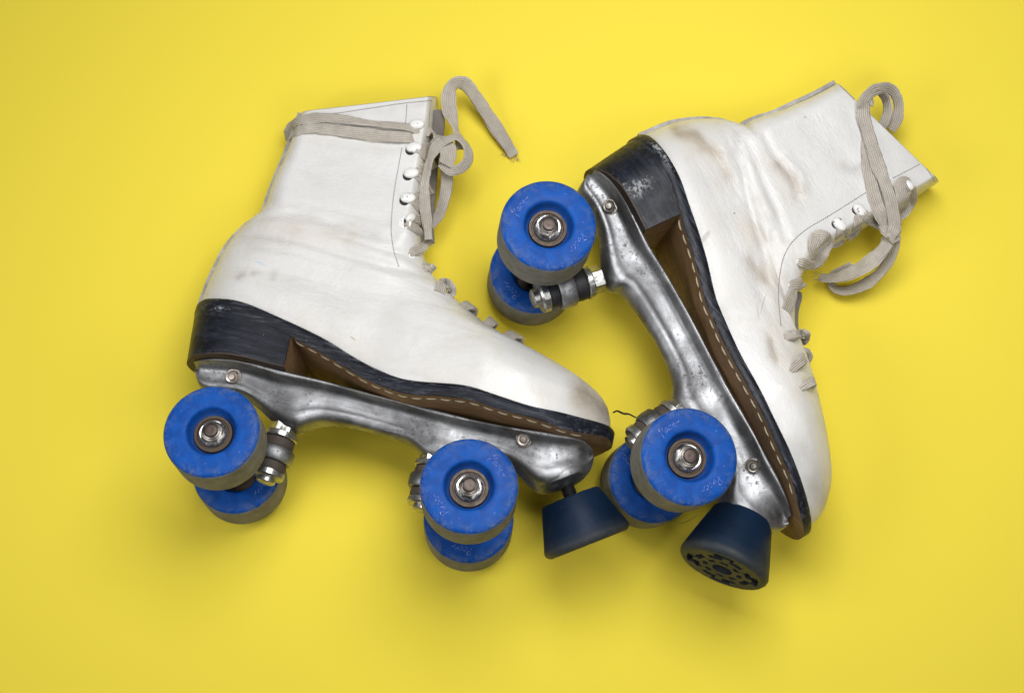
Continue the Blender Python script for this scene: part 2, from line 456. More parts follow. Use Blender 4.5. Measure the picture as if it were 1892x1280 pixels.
def wheel_mesh(lettered=True):
    b = MB()
    half = [(11.4, H - 9.5), (11.6, H - 8.2), (12.3, H - 7.8), (13.2, H - 6.6), (13.9, H - 3), (14.3, H - 1.2), (14.9, H - .4), (15.7, H - .05), (18, H + .05), (22, H), (25, H - .15), (26.6, H - .5), (27.5, H - 1.1), (28.1, H - 2.0), (28.42, H - 3.0), (28.5, H - 4.2)]
    prof = half + [(28.5, H - 9), (28.5, 0), (28.5, -H + 9)] + [(r, -h) for r, h in half[::-1]]
    b.lathe(prof + [half[0]], A(0, 0, 0), A(0, 0, 1), 96)
    # raised worn lettering, twice round the face, on both faces
    for side in ((1, -1) if lettered else ()):
        for a0 in (56, 236):
            x = 0
            for ch in 'Pacer':
                for st in GLYPH[ch]:
                    pts = spline(np.array(st), 12)
                    q = []
                    for px, py in pts:
                        ang = math.radians(a0 - (x + px + py * .25) * 2.55 * 57.3 / 20.4) * side
                        r = 18.6 + py * 2.5
                        q.append((r * math.cos(ang), r * math.sin(ang), side * (H + .02)))
                    b.tube(q, .27, 5, 1)
                x += ADV[ch]
    return b


_w = wheel_mesh(); _wp = wheel_mesh(False)
_be = MB(); _be.lathe([(3.6, H - 9.5), (3.6, H - 6.6), (8.2, H - 6.6), (8.4, H - 7.1), (9.2, H - 7.1), (9.6, H - 6.2), (11.2, H - 6.2), (11.4, H - 6.8), (11.4, H - 11), (3.6, H - 11)], A(0, 0, 0), A(0, 0, 1), 48)
_wa = MB(); _wa.lathe([(4.0, H - 6.5), (4.2, H - 5.2), (5.6, H - 5.1), (6.9, H - 5.3), (7.7, H - 5.0), (8.1, H - 5.4), (8.1, H - 6.6)], A(0, 0, 0), A(0, 0, 1), 48)
_nu = MB()
_nu.lathe([(6.6, H - 5.4), (6.6, H - 2.2), (6.0, H - 1.5), (5.2, H - 1.2), (5.0, H - .6), (4.3, H - .3), (4.0, H - .9)], A(0, 0, 0), A(0, 0, 1), 48, 0, hexa=(0, 1))
_nu.lathe([(3.85, H - 3), (3.85, H + .35), (3.5, H + .75), (2.4, H + 1.0), (1.0, H + .9), (.0, H + .85)], A(0, 0, 0), A(0, 0, 1), 32, 1)


def mat4(R3, t):
    """columns R3 (3x3, columns are axes), t in mm"""
    m = Matrix.Identity(4)
    for i in range(3):
        for j in range(3): m[i][j] = R3[i][j]
        m[i][3] = t[i] * MM
    return m


WPROTO = {}


def put_wheel(parent, M, t, spin, outer, lettered=True):
    """M: 3x3 columns (u,v,w of the truck) in skate axes; outer: +1 side towards viewer, -1 other side"""
    Rz = np.array([[math.cos(spin), -math.sin(spin), 0], [math.sin(spin), math.cos(spin), 0], [0, 0, 1]])
    if outer < 0: Rz = np.diag([1., -1., -1.]) @ Rz
    mx = mat4(M @ Rz, t)
    if not WPROTO:
        w = _w.build('wheel', [M_WHEEL, M_LETTER], parent, matrix=mx, angle=35)
        ch = [_be.build('bearing', M_RUST, w), _wa.build('washer', M_BRIGHT, w), _nu.build('axle_nut', [M_NUT, M_PIN], w, angle=25)]
        WPROTO['w'] = w; WPROTO['c'] = ch; return w
    if not lettered: w = _wp.build('wheel', [M_WHEEL], parent, angle=35)
    else: w = WPROTO['w'].copy()
    if lettered: COL.objects.link(w); w.parent = parent
    w.matrix_local = mx
    for c in WPROTO['c']:
        d = c.copy(); COL.objects.link(d); d.parent = w
    return w


# ------------------------------------------------------------------ the skate
class Skate(Frame):
    def __init__(s, D, phi, tau, x, y):
        super().__init__(phi, tau, x, y); s.D = D
        base = A(s.o[0], s.o[1], 0)
        r = bpy.data.objects.new('roller_skate', None); COL.objects.link(r)
        r.empty_display_size = .03
        # the Empty sits at the rear axle's middle with the skate's own axes
        mw = Matrix.Identity(4)
        for i in range(3):
            for j in range(3): mw[i][j] = s.R[j][i]
            mw[i][3] = s.o[i] * MM
        r.matrix_world = mw; s.root = r
        r['label'] = D['label']; r['category'] = 'roller skate'; r['group'] = 'pair of white roller skates'

    # ---- shape functions
    def hwcore(s, t): return np.interp(t, [0, .10, .2, .33, .45, .58, .70, .8, .9, 1], [30, 32, 31.5, 28.5, 29, 35, 40, 40.5, 38, 35])
    def cap(s, x, f): return np.sqrt(np.clip(1 - (1 - np.minimum(np.maximum(x, 0) / f, 1)) ** 2, 0, 1))
    def hwbase(s, t): return s.hwcore(t) * s.cap(t, .13) * s.cap(1 - t, .20) ** .9
    def hshaft(s, v): return np.interp(v, [90, 130, 170, 210, 250, 285], [32, 29.5, 25, 21, 18, 16.5])
    def wcen(s, v):                                      # the shaft lies over, so its middle leaves the w=0 plane
        mid = s.o[2] + v * s.v[2]
        return np.maximum(0, (s.hshaft(v) + 1.0 - mid) / s.w[2])

    def boot(s):
        D = s.D; pr = D['pairs']; n = len(pr); nf = D['shaft_from']
        Bs, Fs = [], []
        for i, (b, f) in enumerate(pr):
            wb = wf = 0.
            for _ in range(6):
                B = s.at(*b, wb); F = s.at(*f, wf)
                k = sstep(nf - 2, nf + 1, i)
                wb = float(s.wcen(B[1])); wf = float(s.wcen(F[1])) + k * .55 * float(s.hshaft(F[1]))
            Bs.append(B[:2]); Fs.append(F[:2])
        Bs = np.array(Bs); Fs = np.array(Fs)
        dd = (Fs - Bs) / np.linalg.norm(Fs - Bs, axis=1)[:, None]; Bs = Bs + dd * (1.9 * sstep(0, 3, np.arange(n)))[:, None]
        s.B0, s.F0 = Bs[0], Fs[0]
        tof = lambda u: (u - s.B0[0]) / (s.F0[0] - s.B0[0])
        s.tof = tof

        def line(poly, extra):
            out = []
            for p in poly:
                w = 25.
                for _ in range(8):
                    q = s.at(*p, w); t = np.clip(tof(q[0]), 0, 1); w = float(s.hwbase(t)) + extra * (1 if 0.02 < t < .98 else 0)
                out.append(q[:2])
            return np.array(out)
        fl = line(D['feather'], 0)
        s.fl = fl[np.argsort(fl[:, 0])]
        lo = line(D['solebot'], 3)
        lo = lo[np.argsort(lo[:, 0])]
        s.vtop = lambda u: np.interp(u, s.fl[:, 0], s.fl[:, 1])
        # smooth the two curves with a dense resample
        for nm, arr in (('tc', s.fl), ('bc', lo)):
            dn = spline(arr, 160); k = np.ones(9) / 9
            pad = np.pad(dn[:, 1], 4, mode='reflect', reflect_type='odd'); setattr(s, nm, (dn[:, 0], np.convolve(pad, k, 'valid')))
        s.vtop = lambda u: np.interp(u, *s.tc)
        ub0 = lo[0, 0]
        s.vbot = lambda u: np.where(u < ub0 + 4, np.minimum(s.vtop(u) - 6.5, np.interp(u, *s.bc) + np.maximum(0, ub0 + 4 - u) * .25), np.minimum(np.interp(u, *s.bc), s.vtop(u) - 3.5))

        sub = 8; xs = np.linspace(0, n - 1, (n - 1) * sub + 1)
        NC = 84; tt = (1 - np.cos(np.linspace(0, np.pi, NC + 1))) / 2
        tt = .75 * tt + .25 * np.linspace(0, 1, NC + 1)
        fcap = np.interp(xs, D['fcap'][0], D['fcap'][1]); bcap = np.interp(xs, [0, 5, 9, n - 1], [.13, .15, .18, .13])
        rows = []; inner = []
        for k, x in enumerate(xs):
            B = ispline(Bs, x); F = ispline(Fs, x)
            uv = B[None] + (F - B)[None] * tt[:, None]
            fade = max(0, 1 - x / 7.0) ** 1.6
            du = s.vtop(uv[:, 0]) - (s.B0[1] + (s.F0[1] - s.B0[1]) * np.clip(tof(uv[:, 0]), 0, 1))
            uv = uv.copy(); uv[:, 1] += fade * du * (1 if x > 0 else 1)
            v = uv[:, 1]; t0 = np.clip(tof(uv[:, 0]), 0, 1)
            bl = sstep(75, 150, v)
            core = s.hwcore(t0) * (1 - .10 * sstep(2, 8, x)) * (1 + .03 * math.sin(min(x, 4) / 4 * math.pi)) * (1 - bl) + s.hshaft(v) * bl
            pw = .9 if x < 2 else .95
            hw = core * s.cap(tt, bcap[k]) * s.cap(1 - tt, fcap[k]) ** pw
            wc = s.wcen(v)
            sl = sstep(n - 6, n - 2, x); uvn = uv.copy(); uvf = uv.copy()
            q0 = A(*(B * .5 + F * .5), float(wc.mean())); dv = s.cam - q0; dv = dv / dv[2]
            uvn[:, 1] += sl * hw * dv[1]; uvf[:, 1] -= sl * hw * dv[1] * .3
            near = np.concatenate([uvn, (wc + hw)[:, None]], 1); uv = uvf; far = np.concatenate([uv, (wc - hw)[:, None]], 1)
            rows.append(np.concatenate([near, far[-2:0:-1]], 0))
        G = np.array(rows); R, C = G.shape[:2]
        P = G.reshape(-1, 3)
        near = np.tile(np.arange(C) <= NC, R)
        hwn = np.abs(P[:, 2] - s.wcen(P[:, 1]))
        px = s.px(P)
        dz = np.zeros(len(P)); stain = np.zeros(len(P)); yel = np.zeros(len(P)); gri = np.zeros(len(P))
        crs = np.zeros(len(P))
        wig = 6 * np.sin(px[:, 0] * .045 + px[:, 1] * .03) + 4 * np.sin(px[:, 0] * .11 - px[:, 1] * .07)
        for poly, dep, sig in D['creases']:
            pl = spline(poly, 24); d = seg_dist(px, pl)
            e = np.minimum(np.linalg.norm(px - pl[0], axis=1), np.linalg.norm(px - pl[-1], axis=1))
            dz -= D['cdepth'] * dep * np.exp(-(d / sig) ** 2)
            np.maximum(crs, np.exp(-(d / 26) ** 2) * min(1, abs(dep) / 1.2), out=crs)
        for key, arr in (('stain', stain), ('yellowed', yel), ('grime', gri)):
            for poly, amt, sig in D[key]:
                d = seg_dist(px + np.stack([wig, -wig], 1) * .5, np.array(poly, float))
                np.maximum(arr, amt * np.exp(-(d / sig) ** 2), out=arr)
        P = P.copy()
        k = near & (hwn > .5)
        P[k, 2] += (dz * sstep(.5, 9, hwn))[k]
        for a in (stain, yel, gri, crs): a[~near] = 0
        # rest on the table: the far side flattens against it
        W = s.wor(P); low = W[:, 2] < .6
        W[low, 2] = .6; P = s.loc(W)
        G = P.reshape(R, C, 3)
        b = MB(); b.grid(G, 0, wrap=True, cap0=True)
        # collar: rolled rim and inside wall of the shaft
        top = G[-1]; cen = top.mean(0)
        def inset(ring, d, dv):
            c = ring.mean(0); q = ring.copy()
            nrm = np.roll(ring, -1, 0) - np.roll(ring, 1, 0)
            ax = (G[-1] - G[-4]).mean(0); ax /= np.linalg.norm(ax)
            nn = np.cross(nrm, ax); nn /= np.maximum(np.linalg.norm(nn, axis=1), 1e-9)[:, None]
            if ((nn * (ring - c)).sum(1)).mean() < 0: nn = -nn
            return q - nn * d + ax * dv
        r1 = inset(top, .35, .5); r2 = inset(top, 1.5, .6); r3 = inset(top, 2.2, 0); 
        ring4 = G[-14]; r4 = ring4 + (ring4.mean(0) - ring4) * .14
        b.grid([top, r1], 1, wrap=True); b.grid([r1, r2, r3, r4], 1, wrap=True, cap1=True)
        ntot = len(b.v)
        s.bvh = BVHTree.FromPolygons([tuple(p) for p in b.v], b.f)
        nP = len(P)
        s.nP = nP
        # stitching: small dark stitches set into the leather
        for poly, gap in D['stitch']:
            pl = spline(poly, 400); L = np.concatenate([[0], np.cumsum(np.linalg.norm(np.diff(pl, axis=0), axis=1))])
            for q in np.arange(2, L[-1] - 2, gap):
                p0 = s.hit(np.interp(q, L, pl[:, 0]), np.interp(q, L, pl[:, 1])); p1 = s.hit(np.interp(q + gap * .55, L, pl[:, 0]), np.interp(q + gap * .55, L, pl[:, 1]))
                if p0 is None or p1 is None: continue
                a = p0[0] + p0[1] * .12; c = p1[0] + p1[1] * .12
                if np.linalg.norm(a - c) > 6: continue
                b.tube([a - p0[1] * .25, a * .7 + c * .3, a * .3 + c * .7, c - p1[1] * .25], .31, 5, 2)
        pad = np.zeros(len(b.v))
        for nm, arr in (('stain', stain), ('yellowed', yel), ('grime', gri), ('creased', crs)):
            q = pad.copy(); q[:nP] = arr; b.attr[nm] = q
        marks = []
        for p, r, sq, ang, col, amt in D['marks']:
            h = s.hit(*p)
            if h is not None: marks.append((tuple(h[0] * MM), r * MM, sq, (0, 0, ang), col, amt))
        s.o_boot = b.build('boot_upper', [leather('white_leather', marks, D['wrot']), M_LIN, M_STITCH], s.root, angle=60)
        # back stay binding along the heel and the shaft's back
        bs = MB()
        idx = [C_ for C_ in (0,)]
        back = G[:, 0].copy(); nb = G[:, 0] - G[:, 6]; nb /= np.linalg.norm(nb, axis=1)[:, None]
        back = back[4:-2]; nb = nb[4:-2]
        nb[:, 2] = 0; nb /= np.linalg.norm(nb, axis=1)[:, None]
        nearw = A(0, 0, 1)
        bs.ribbon(back + nb * .9, nb, np.full(len(back), 9.0), 3.4, fray=.08)
        bs.build('back_strip', M_BIND, s.o_boot)
        # tongue
        if D['tongue']:
            tg = MB(); pts = np.array([s.atz(x, y, z) for x, y, z in D['tongue']]); pts = spline(pts, 40)
            upv = s.R @ A(0, 0, 1)
            wd = np.full(40, D['tongue_w'] * 1.0); wd[:3] *= [.6, .82, .95]
            tg.ribbon(pts, upv, wd, 2.2, roll=D.get('tongue_roll', 0))
            tg.build('tongue', M_TONGUE, s.o_boot)

    def hit(s, px, py, lift=0.):
        d = ray(px, py) @ s.R.T
        loc, nor, i, dist = s.bvh.ray_cast(Vector(s.cam), Vector(d))
        if loc is None: return None
        n = A(*nor)
        if n @ d > 0: n = -n
        return A(*loc) + n * lift, n

    def pt(s, q):
        """control point: (x,y,'b',lift) on the boot, (x,y,z) at height z; gives (position, up)"""
        if q[2] == 'b':
            h = s.hit(q[0], q[1], q[3])
            if h is not None: return h
            return s.atz(q[0], q[1], 41), s.R @ A(0, 0, 1)
        return s.atz(q[0], q[1], q[2]), s.R @ A(0, 0, 1)

    def sole(s):
        D = s.D
        N = 150; t = (1 - np.cos(np.linspace(0, np.pi, N + 1))) / 2
        u = (s.B0[0] - 2.0) + t * (s.F0[0] + 3.2 - s.B0[0] + 2.0)
        tb = np.clip(s.tof(u), 0, 1)
        core = s.hwcore(tb) + 2.6
        hs = core * s.cap(t, .13) * s.cap(1 - t, .20) ** .9
        vt, vb = s.vtop(u) + .3, s.vbot(u)
        s.sole_u, s.sole_h, s.sole_vb = u, hs, vb
        def ring(sg):
            k = np.clip(hs / 6, 0, 1)
            return [np.stack([u, vt - .2, sg * (hs - 4.5 * k)], 1), np.stack([u, vt, sg * (hs - 1.2 * k)], 1), np.stack([u, vt - .8, sg * (hs - .2 * k)], 1), np.stack([u, (vt + vb) / 2, sg * (hs - .0 * k)], 1),
                    np.stack([u, vb + .7, sg * (hs - .3 * k)], 1), np.stack([u, vb, sg * (hs - 1.0 * k)], 1)]
        b = MB()
        n0 = ring(1); f0 = ring(-1)
        b.grid(n0, 0); b.grid(f0, 0)
        ed = np.concatenate([np.repeat([0, .4, 1, .15, .8, 1.], N + 1)] * 2)
        inn = [n0[-1] * np.array([1, 1, 1 - 2 * q]) + np.array([0, 0.0, 0]) for q in np.linspace(0, 1, 13)]
        b.grid(inn, 1)
        b.grid([n0[0], f0[0]], 1)
        # welt stitches on the underside
        ub = s.heel_u1 + 2
        L = np.arange(ub, s.F0[0] - 22, 9.0)
        for q in L:
            seg = np.linspace(q, q + 6.2, 5)
            w = np.interp(seg, u, hs) - 6.5; v = np.interp(seg, u, vb) - .1
            b.tube(np.stack([seg, v + np.array([.4, -.1, -.15, -.1, .4]), w], 1), .5, 6, 2)
        q = np.zeros(len(b.v)); q[:len(ed)] = ed; b.attr['edge'] = q
        s.o_sole = b.build('sole', [s.m_black, M_BROWN, M_WELT], s.root, angle=50)

    def heel(s):
        D = s.D; h = D['heel']
        bt = s.at(*h['back_top'], 0); bb = s.at(*h['back_bottom'], 0)
        ft = s.at(*h['breast_top'], 27); fb = s.at(*h['breast_bottom'], 25)
        s.heel_u1 = ft[0]
        rows = []; K = 12; mats = []
        NU = 40
        for k in range(K + 1):
            f = k / (K - 1) * .97 if k < K else 1.0
            ub = bt[0] + (bb[0] - bt[0]) * f; uf = ft[0] + (fb[0] - ft[0]) * f
            hw = 34.3 - 4.6 * f + .6 * math.sin(f * math.pi)
            x = (1 - np.cos(np.linspace(0, np.pi, NU + 1))) / 2
            uu = ub + (uf - ub) * x
            ww = hw * s.cap((uu - ub) / 1.0, 36) ; ww = hw * np.sqrt(np.clip(1 - (1 - np.minimum((uu - ub) / 36, 1)) ** 2, 0, 1))
            ww *= 1 - .06 * sstep(uf - 40, uf, uu)
            vt = s.vbot_heel(uu); vb = np.interp(uu, s.ptop[0], s.ptop[1]) + .2
            vb = np.where(uu < s.ptop[0][0], s.ptop[1][0] + .2, vb)
            vv = vt + (vb - vt) * f
            near = np.stack([uu, vv, ww], 1); far = np.stack([uu, vv, -ww], 1)
            rows.append(np.concatenate([near, far[::-1][:-1]], 0))
        rows = np.array(rows)
        b = MB()
        b.grid(rows[:K], 0, wrap=True, cap0=True); b.grid(rows[K - 1:], 2, wrap=True, cap1=True)
        # breast face shows bare brown leather
        b2 = rows[:, NU:NU + 2]
        c = b2[:, :, :].copy(); c[:, :, 0] += .35
        b.grid(c, 1)
        e = np.zeros(len(b.v)); C = rows.shape[1]
        e[:C * K] = np.repeat(np.interp(np.arange(K), [0, 1, 3, K - 2, K - 1], [1, .6, .15, .1, .5]), C); b.attr['edge'] = e
        b.build('heel', [s.m_black, M_BROWN, M_LIFT], s.root, angle=45)

    def vbot_heel(s, u): return np.asarray(s.vbot(u)) + 2.2

    def prep(s):
        """plate outline first: heel and sole sit on it"""
        T = []; Bq = []
        for (a, b) in s.D['plate']:
            w = 20.
            for _ in range(5):
                q = s.at(*a, w); w = float(s.wflange(q[0]))
            T.append(q[:2])
            w2 = 8.
            for _ in range(5):
                q2 = s.at(*b, w2); w2 = float(s.wbulge(q2[0])) * .75
            Bq.append(q2[:2])
        s.T = np.array(T); s.Bq = np.array(Bq)
        o = np.argsort(s.T[:, 0]); s.ptop = (s.T[o, 0], s.T[o, 1])
        s.m_black = heel_black('black_heel_edge', [(tuple(s.at(p[0], p[1], 30) * MM), r * MM, sq, (0, 0, 0), (.42, .43, .45), .65) for p, r, sq in s.D['scuffs']])

    def wflange(s, u): return np.interp(u, [-36, -33, -28, -20, -8, 20, 45, 70, 110, 135, 160, 190, 206, 215, 222], [13, 16, 19, 21.5, 23, 22, 18, 15.5, 15.5, 18, 22, 24, 21, 16, 6])
    def wbulge(s, u): return np.interp(u, [-36, -25, -10, 20, 38, 55, 75, 100, 118, 132, 150, 170, 190, 205, 216, 222], [9, 10, 10.5, 10, 12, 9.5, 7, 7, 9.5, 12, 10, 11.5, 16, 17.5, 14, 6])

    def plate(s):
        n = len(s.T); xs = np.linspace(0, n - 1, (n - 1) * 5 + 1)
        T = ispline(s.T, xs); Bq = ispline(s.Bq, xs)
        def smooth(a, k):
            g = np.exp(-np.linspace(-2, 2, 2 * k + 1) ** 2); g /= g.sum()
            pd = np.pad(a, ((k, k), (0, 0)), mode='reflect', reflect_type='odd'); return np.stack([np.convolve(pd[:, i], g, 'valid') for i in range(a.shape[1])], 1)
        T = smooth(T, 12); Bq = smooth(Bq, 4)
        WF = smooth(s.wflange(T[:, 0])[:, None], 6)[:, 0]; WBU = smooth(s.wbulge(Bq[:, 0])[:, None], 6)[:, 0]
        pr = [(-.015, 0, -3.5), (-.005, 0, -1.0), (.015, 0, -.1), (.05, 0, .2), (.085, 0, -.2), (.115, 0, -1.4), (.15, 1, 3.2), (.20, 1, 1.6), (.28, 1, .6), (.38, 1, .2), (.48, 1, .0), (.57, 2, -.9), (.66, 2, -.2), (.74, 2, .0), (.81, 2, -.3), (.88, 2, -1.2), (.94, 3, .68), (.98, 3, .42), (1.0, 3, .15), (1.003, 3, 0.)]
        rows = []
        for i in range(len(xs)):
            u = T[i, 0]; wf = float(WF[i]); wb = float(WBU[i]); web = max(min(wf - 6.5, wb - .4), 2.)
            near = []
            for f, kd, off in pr:
                q = T[i] + (Bq[i] - T[i]) * f
                w = {0: wf + off, 1: min(web + off, wf - .8), 2: max(wb + off, 1.5), 3: wb * off}[kd]
                near.append((q[0], q[1], max(w, 0)))
            near = np.array(near); far = near[-2::-1].copy(); far[:, 2] *= -1
            rows.append(np.concatenate([near, far], 0))
        b = MB(); b.grid(rows, 0, wrap=True, cap0=True, cap1=True)
        # toe stop socket
        ts = s.D['toestop']; p0 = s.at(*ts['top'], 0); p1 = s.at(*ts['bottom'], ts['wb']); ax = p1 - p0; ax /= np.linalg.norm(ax)
        sc = s.at(*ts['socket'], 0)
        b.lathe([(10, -13), (13.5, -9), (15.8, -4), (16.6, -.8), (16.2, .2), (15.2, .4), (13.6, .1)], sc, ax, 40, 0)
        b.lathe([(14.4, .22), (9, .3), (.0, .35)], sc, ax, 40, 1)
        for k in range(4):
            a = k * math.pi / 2 + .5
            x = np.cross(ax, A(0, 0, 1)); x /= np.linalg.norm(x); y = np.cross(ax, x)
            b.lathe([(2.1, 0), (2.1, 1.0), (1.2, 1.6), (0, 1.7)], sc + 11 * (math.cos(a) * x + math.sin(a) * y), ax, 12, 1)
        s.plate_bvh = BVHTree.FromPolygons([tuple(p) for p in b.v], b.f)
        s.o_plate = b.build('sole_plate', [M_CAST, M_HOLE_SHADE], s.root, angle=50)
        for q in s.D['bolts']:
            d = ray(*q) @ s.R.T
            loc, nor, i, dd = s.plate_bvh.ray_cast(Vector(s.cam), Vector(d))
            if loc is None: continue
            c = A(*loc); nn = A(0.0, -.35, .94)
            bo = MB()
            bo.lathe([(5.2, -3), (5.2, .2), (4.9, .6)], c, nn, 30, 0)
            bo.lathe([(4.3, .3), (4.3, 2.8), (3.7, 4.2), (2.4, 3.5)], c, nn, 36, 0, hexa=(0, 1))
            bo.lathe([(2.3, 3.0), (2.3, 4.3), (1.7, 4.9), (0, 5.0)], c, nn, 20, 0)
            bo.build('mounting_bolt', M_NUT if s.D['clean_bolts'] else M_RUST2, s.o_plate, angle=30)

    def toestop(s):
        ts = s.D['toestop']; p0 = s.at(*ts['top'], 0); p1 = s.at(*ts['bottom'], ts['wb']); ax = p1 - p0; Lh = np.linalg.norm(ax); ax /= Lh
        r0, r1 = ts['r']
        b = MB(); n0 = 0
        prof = [(0, .0), (r0 * .6, 0), (r0 - 2, .05), (r0 - .6, .5), (r0, 1.5), (r0 + (r1 - r0) * .38, Lh * .35), (r0 + (r1 - r0) * .74, Lh * .66), (r1 - .6, Lh - 6), (r1 - .05, Lh - 4), (r1 - .4, Lh - 2.2), (r1 - 1.8, Lh - .6), (r1 - 3.5, Lh)]
        b.lathe(prof[:], p0, ax, 72, 0)
        b.f.pop(); b.m.pop()                                        # open the end again for the patterned face
        worn = np.repeat([0, 0, 0, 0, 0, 0, .05, .4, .85, 1, 1, 1], 72)
        # patterned face: rings of cells, some sunk
        x = np.cross(ax, A(0, 0, 1)); x /= np.linalg.norm(x); y = np.cross(ax, x)
        rings = [0.01, 3, 6.2, 7.6, 9.2, 12.2, 14.5, 18.5, r1 - 5.2, r1 - 3.5]; seg = 72
        th = np.arange(seg) / seg * 2 * np.pi
        bm = bmesh.new()
        V = [[bm.verts.new(p0 + ax * Lh + r * (math.cos(a) * x + math.sin(a) * y)) for a in th] for r in rings]
        F = {}
        for i in range(len(rings) - 1):
            for j in range(seg):
                k = (j + 1) % seg; F[i, j] = bm.faces.new((V[i][j], V[i][k], V[i + 1][k], V[i + 1][j]))
        groups = [[F[i, j] for i in (0, 1) for j in range(seg)]]
        for g in range(8):
            groups.append([F[6, (g * 9 + j + 4) % seg] for j in range(6)])
        for g in range(8):
            groups.append([F[4, (g * 9 + j) % seg] for j in range(5)])
        for g in range(4):
            groups.append([F[7, (g * 18 + j) % seg] for j in range(7)])
        for gi, gr in enumerate(groups):
            ex = bmesh.ops.extrude_face_region(bm, geom=gr)
            vs = [e for e in ex['geom'] if isinstance(e, bmesh.types.BMVert)]
            bmesh.ops.delete(bm, geom=[f for f in gr if f.is_valid], context='FACES')
            bmesh.ops.translate(bm, vec=Vector(-ax * (4.5 if gi == 0 else 2.6)), verts=vs)
        bm.verts.index_update()
        vs = [tuple(v.co) for v in bm.verts]; fs = [tuple(v.index for v in f.verts) for f in bm.faces]; bm.free()
        b.add(vs, fs, 0)
        b.attr['worn'] = np.concatenate([worn, np.ones(len(b.v) - len(worn))])
        o = b.build('toe_stop', M_TOE, s.root, angle=40)
        st = MB(); sc = s.at(*ts['socket'], 0); pr = []
        Ls = float((p0 - sc) @ ax)
        for k in range(int((Ls + 12) / 1.5) * 2 + 2):
            pr.append((4.6 if k % 2 else 3.9, -12 + k * .75))
        st.lathe(pr, sc, ax, 28, 0)
        st.build('stem', M_BLACKROD, o, angle=20)

    def trucks(s):
        for i, tk in list(enumerate(s.D['trucks']))[::-1]:
            M = rotm(s.R @ s.u, tk['roll']) @ rotm(s.R @ s.v, tk['yaw'])     # in skate axes u=(1,0,0) v=(0,1,0)
            ctr = A(WB * i, 0, 0); wax = M @ A(0, 0, 1)
            k0 = s.at(*tk['k0'], 0); k1 = s.at(*tk['k1'], 0)
            ax = k1 - k0; Lk = np.linalg.norm(ax); ax /= Lk
            P = lambda f: k0 + ax * Lk * f
            # hanger: axle housing, yoke ring about the kingpin, arm to the pivot
            b = MB()
            b.lathe([(5, -SEP / 2 + WW - 1), (6.2, -22), (7.5, -14), (9.5, -6), (10, 0), (9.5, 6), (7.5, 14), (6.2, 22), (5, SEP / 2 - WW + 1)], ctr, wax, 28)
            b.lathe([(3.85, -SEP / 2 + 2), (3.85, SEP / 2 - 2)], ctr, wax, 20)
            f0, f1 = tk['ring']; hh = Lk * (f1 - f0)
            b.lathe([(7.5, 0), (10.8, .0), (11.9, 1.2), (12.2, hh * .5), (11.9, hh - 1.2), (10.8, hh), (7.5, hh)], P(f0), ax, 40)
            rc = P((f0 + f1) / 2)
            dirn = ctr - rc; dirn /= np.linalg.norm(dirn)
            b.tube([rc + dirn * 8, rc + dirn * 14, ctr - dirn * 4, ctr], [7, 7.5, 8.5, 8], 14)
            pv = ctr + (A(-22, 22, 0) if i == 0 else A(22, 20, 0))
            b.tube([ctr, ctr + (pv - ctr) * .5, pv], [8, 6.5, 4.5], 14)
            t = b.build('truck', M_CAST, s.root, angle=40)
            for (e0, e1, r, kind) in tk['stack']:
                q = MB(); o = P(e0); hh = Lk * (e1 - e0)
                if kind == 'kingpin_nut':
                    q.lathe([(r * .8, 0), (r, .6), (r, hh - .4), (r * .85, hh)], o, ax, 36, 0, hexa=(1, 2)); mt = M_STEEL
                elif kind == 'washer':
                    q.lathe([(4, 0), (r - .6, 0), (r, .6), (r, hh - .6), (r - .6, hh), (4, hh)], o, ax, 36); mt = M_STEEL
                elif kind == 'cushion':
                    q.lathe([(r - 1.0, 0), (r - .2, .6), (r + .3, hh / 2), (r - .2, hh - .6), (r - 1.0, hh)], o, ax, 36); mt = M_CUSH if tk['black'] else M_CUSHB
                elif kind == 'kingpin_cap':
                    q.lathe([(r, 0), (r, hh * .45), (r - 1, hh * .6), (6, hh * .65), (6, hh), (4.5, hh + 1.0), (0, hh + 1.2)], o, ax, 36); mt = M_STEEL
                else:
                    pr = []; z = 0
                    while z < hh: pr += [(4.3, z), (3.7, z + .6)]; z += 1.2
                    q.lathe(pr, o, ax, 24); mt = M_BLACKROD
                q.build(kind, mt, t, angle=35)
            for sd, spin in ((1, tk['spin'][0]), (-1, tk['spin'][1])):
                put_wheel(s.root, M, ctr + wax * sd * (SEP / 2 - WW / 2), spin, sd, not (tk.get('bare') and sd > 0))

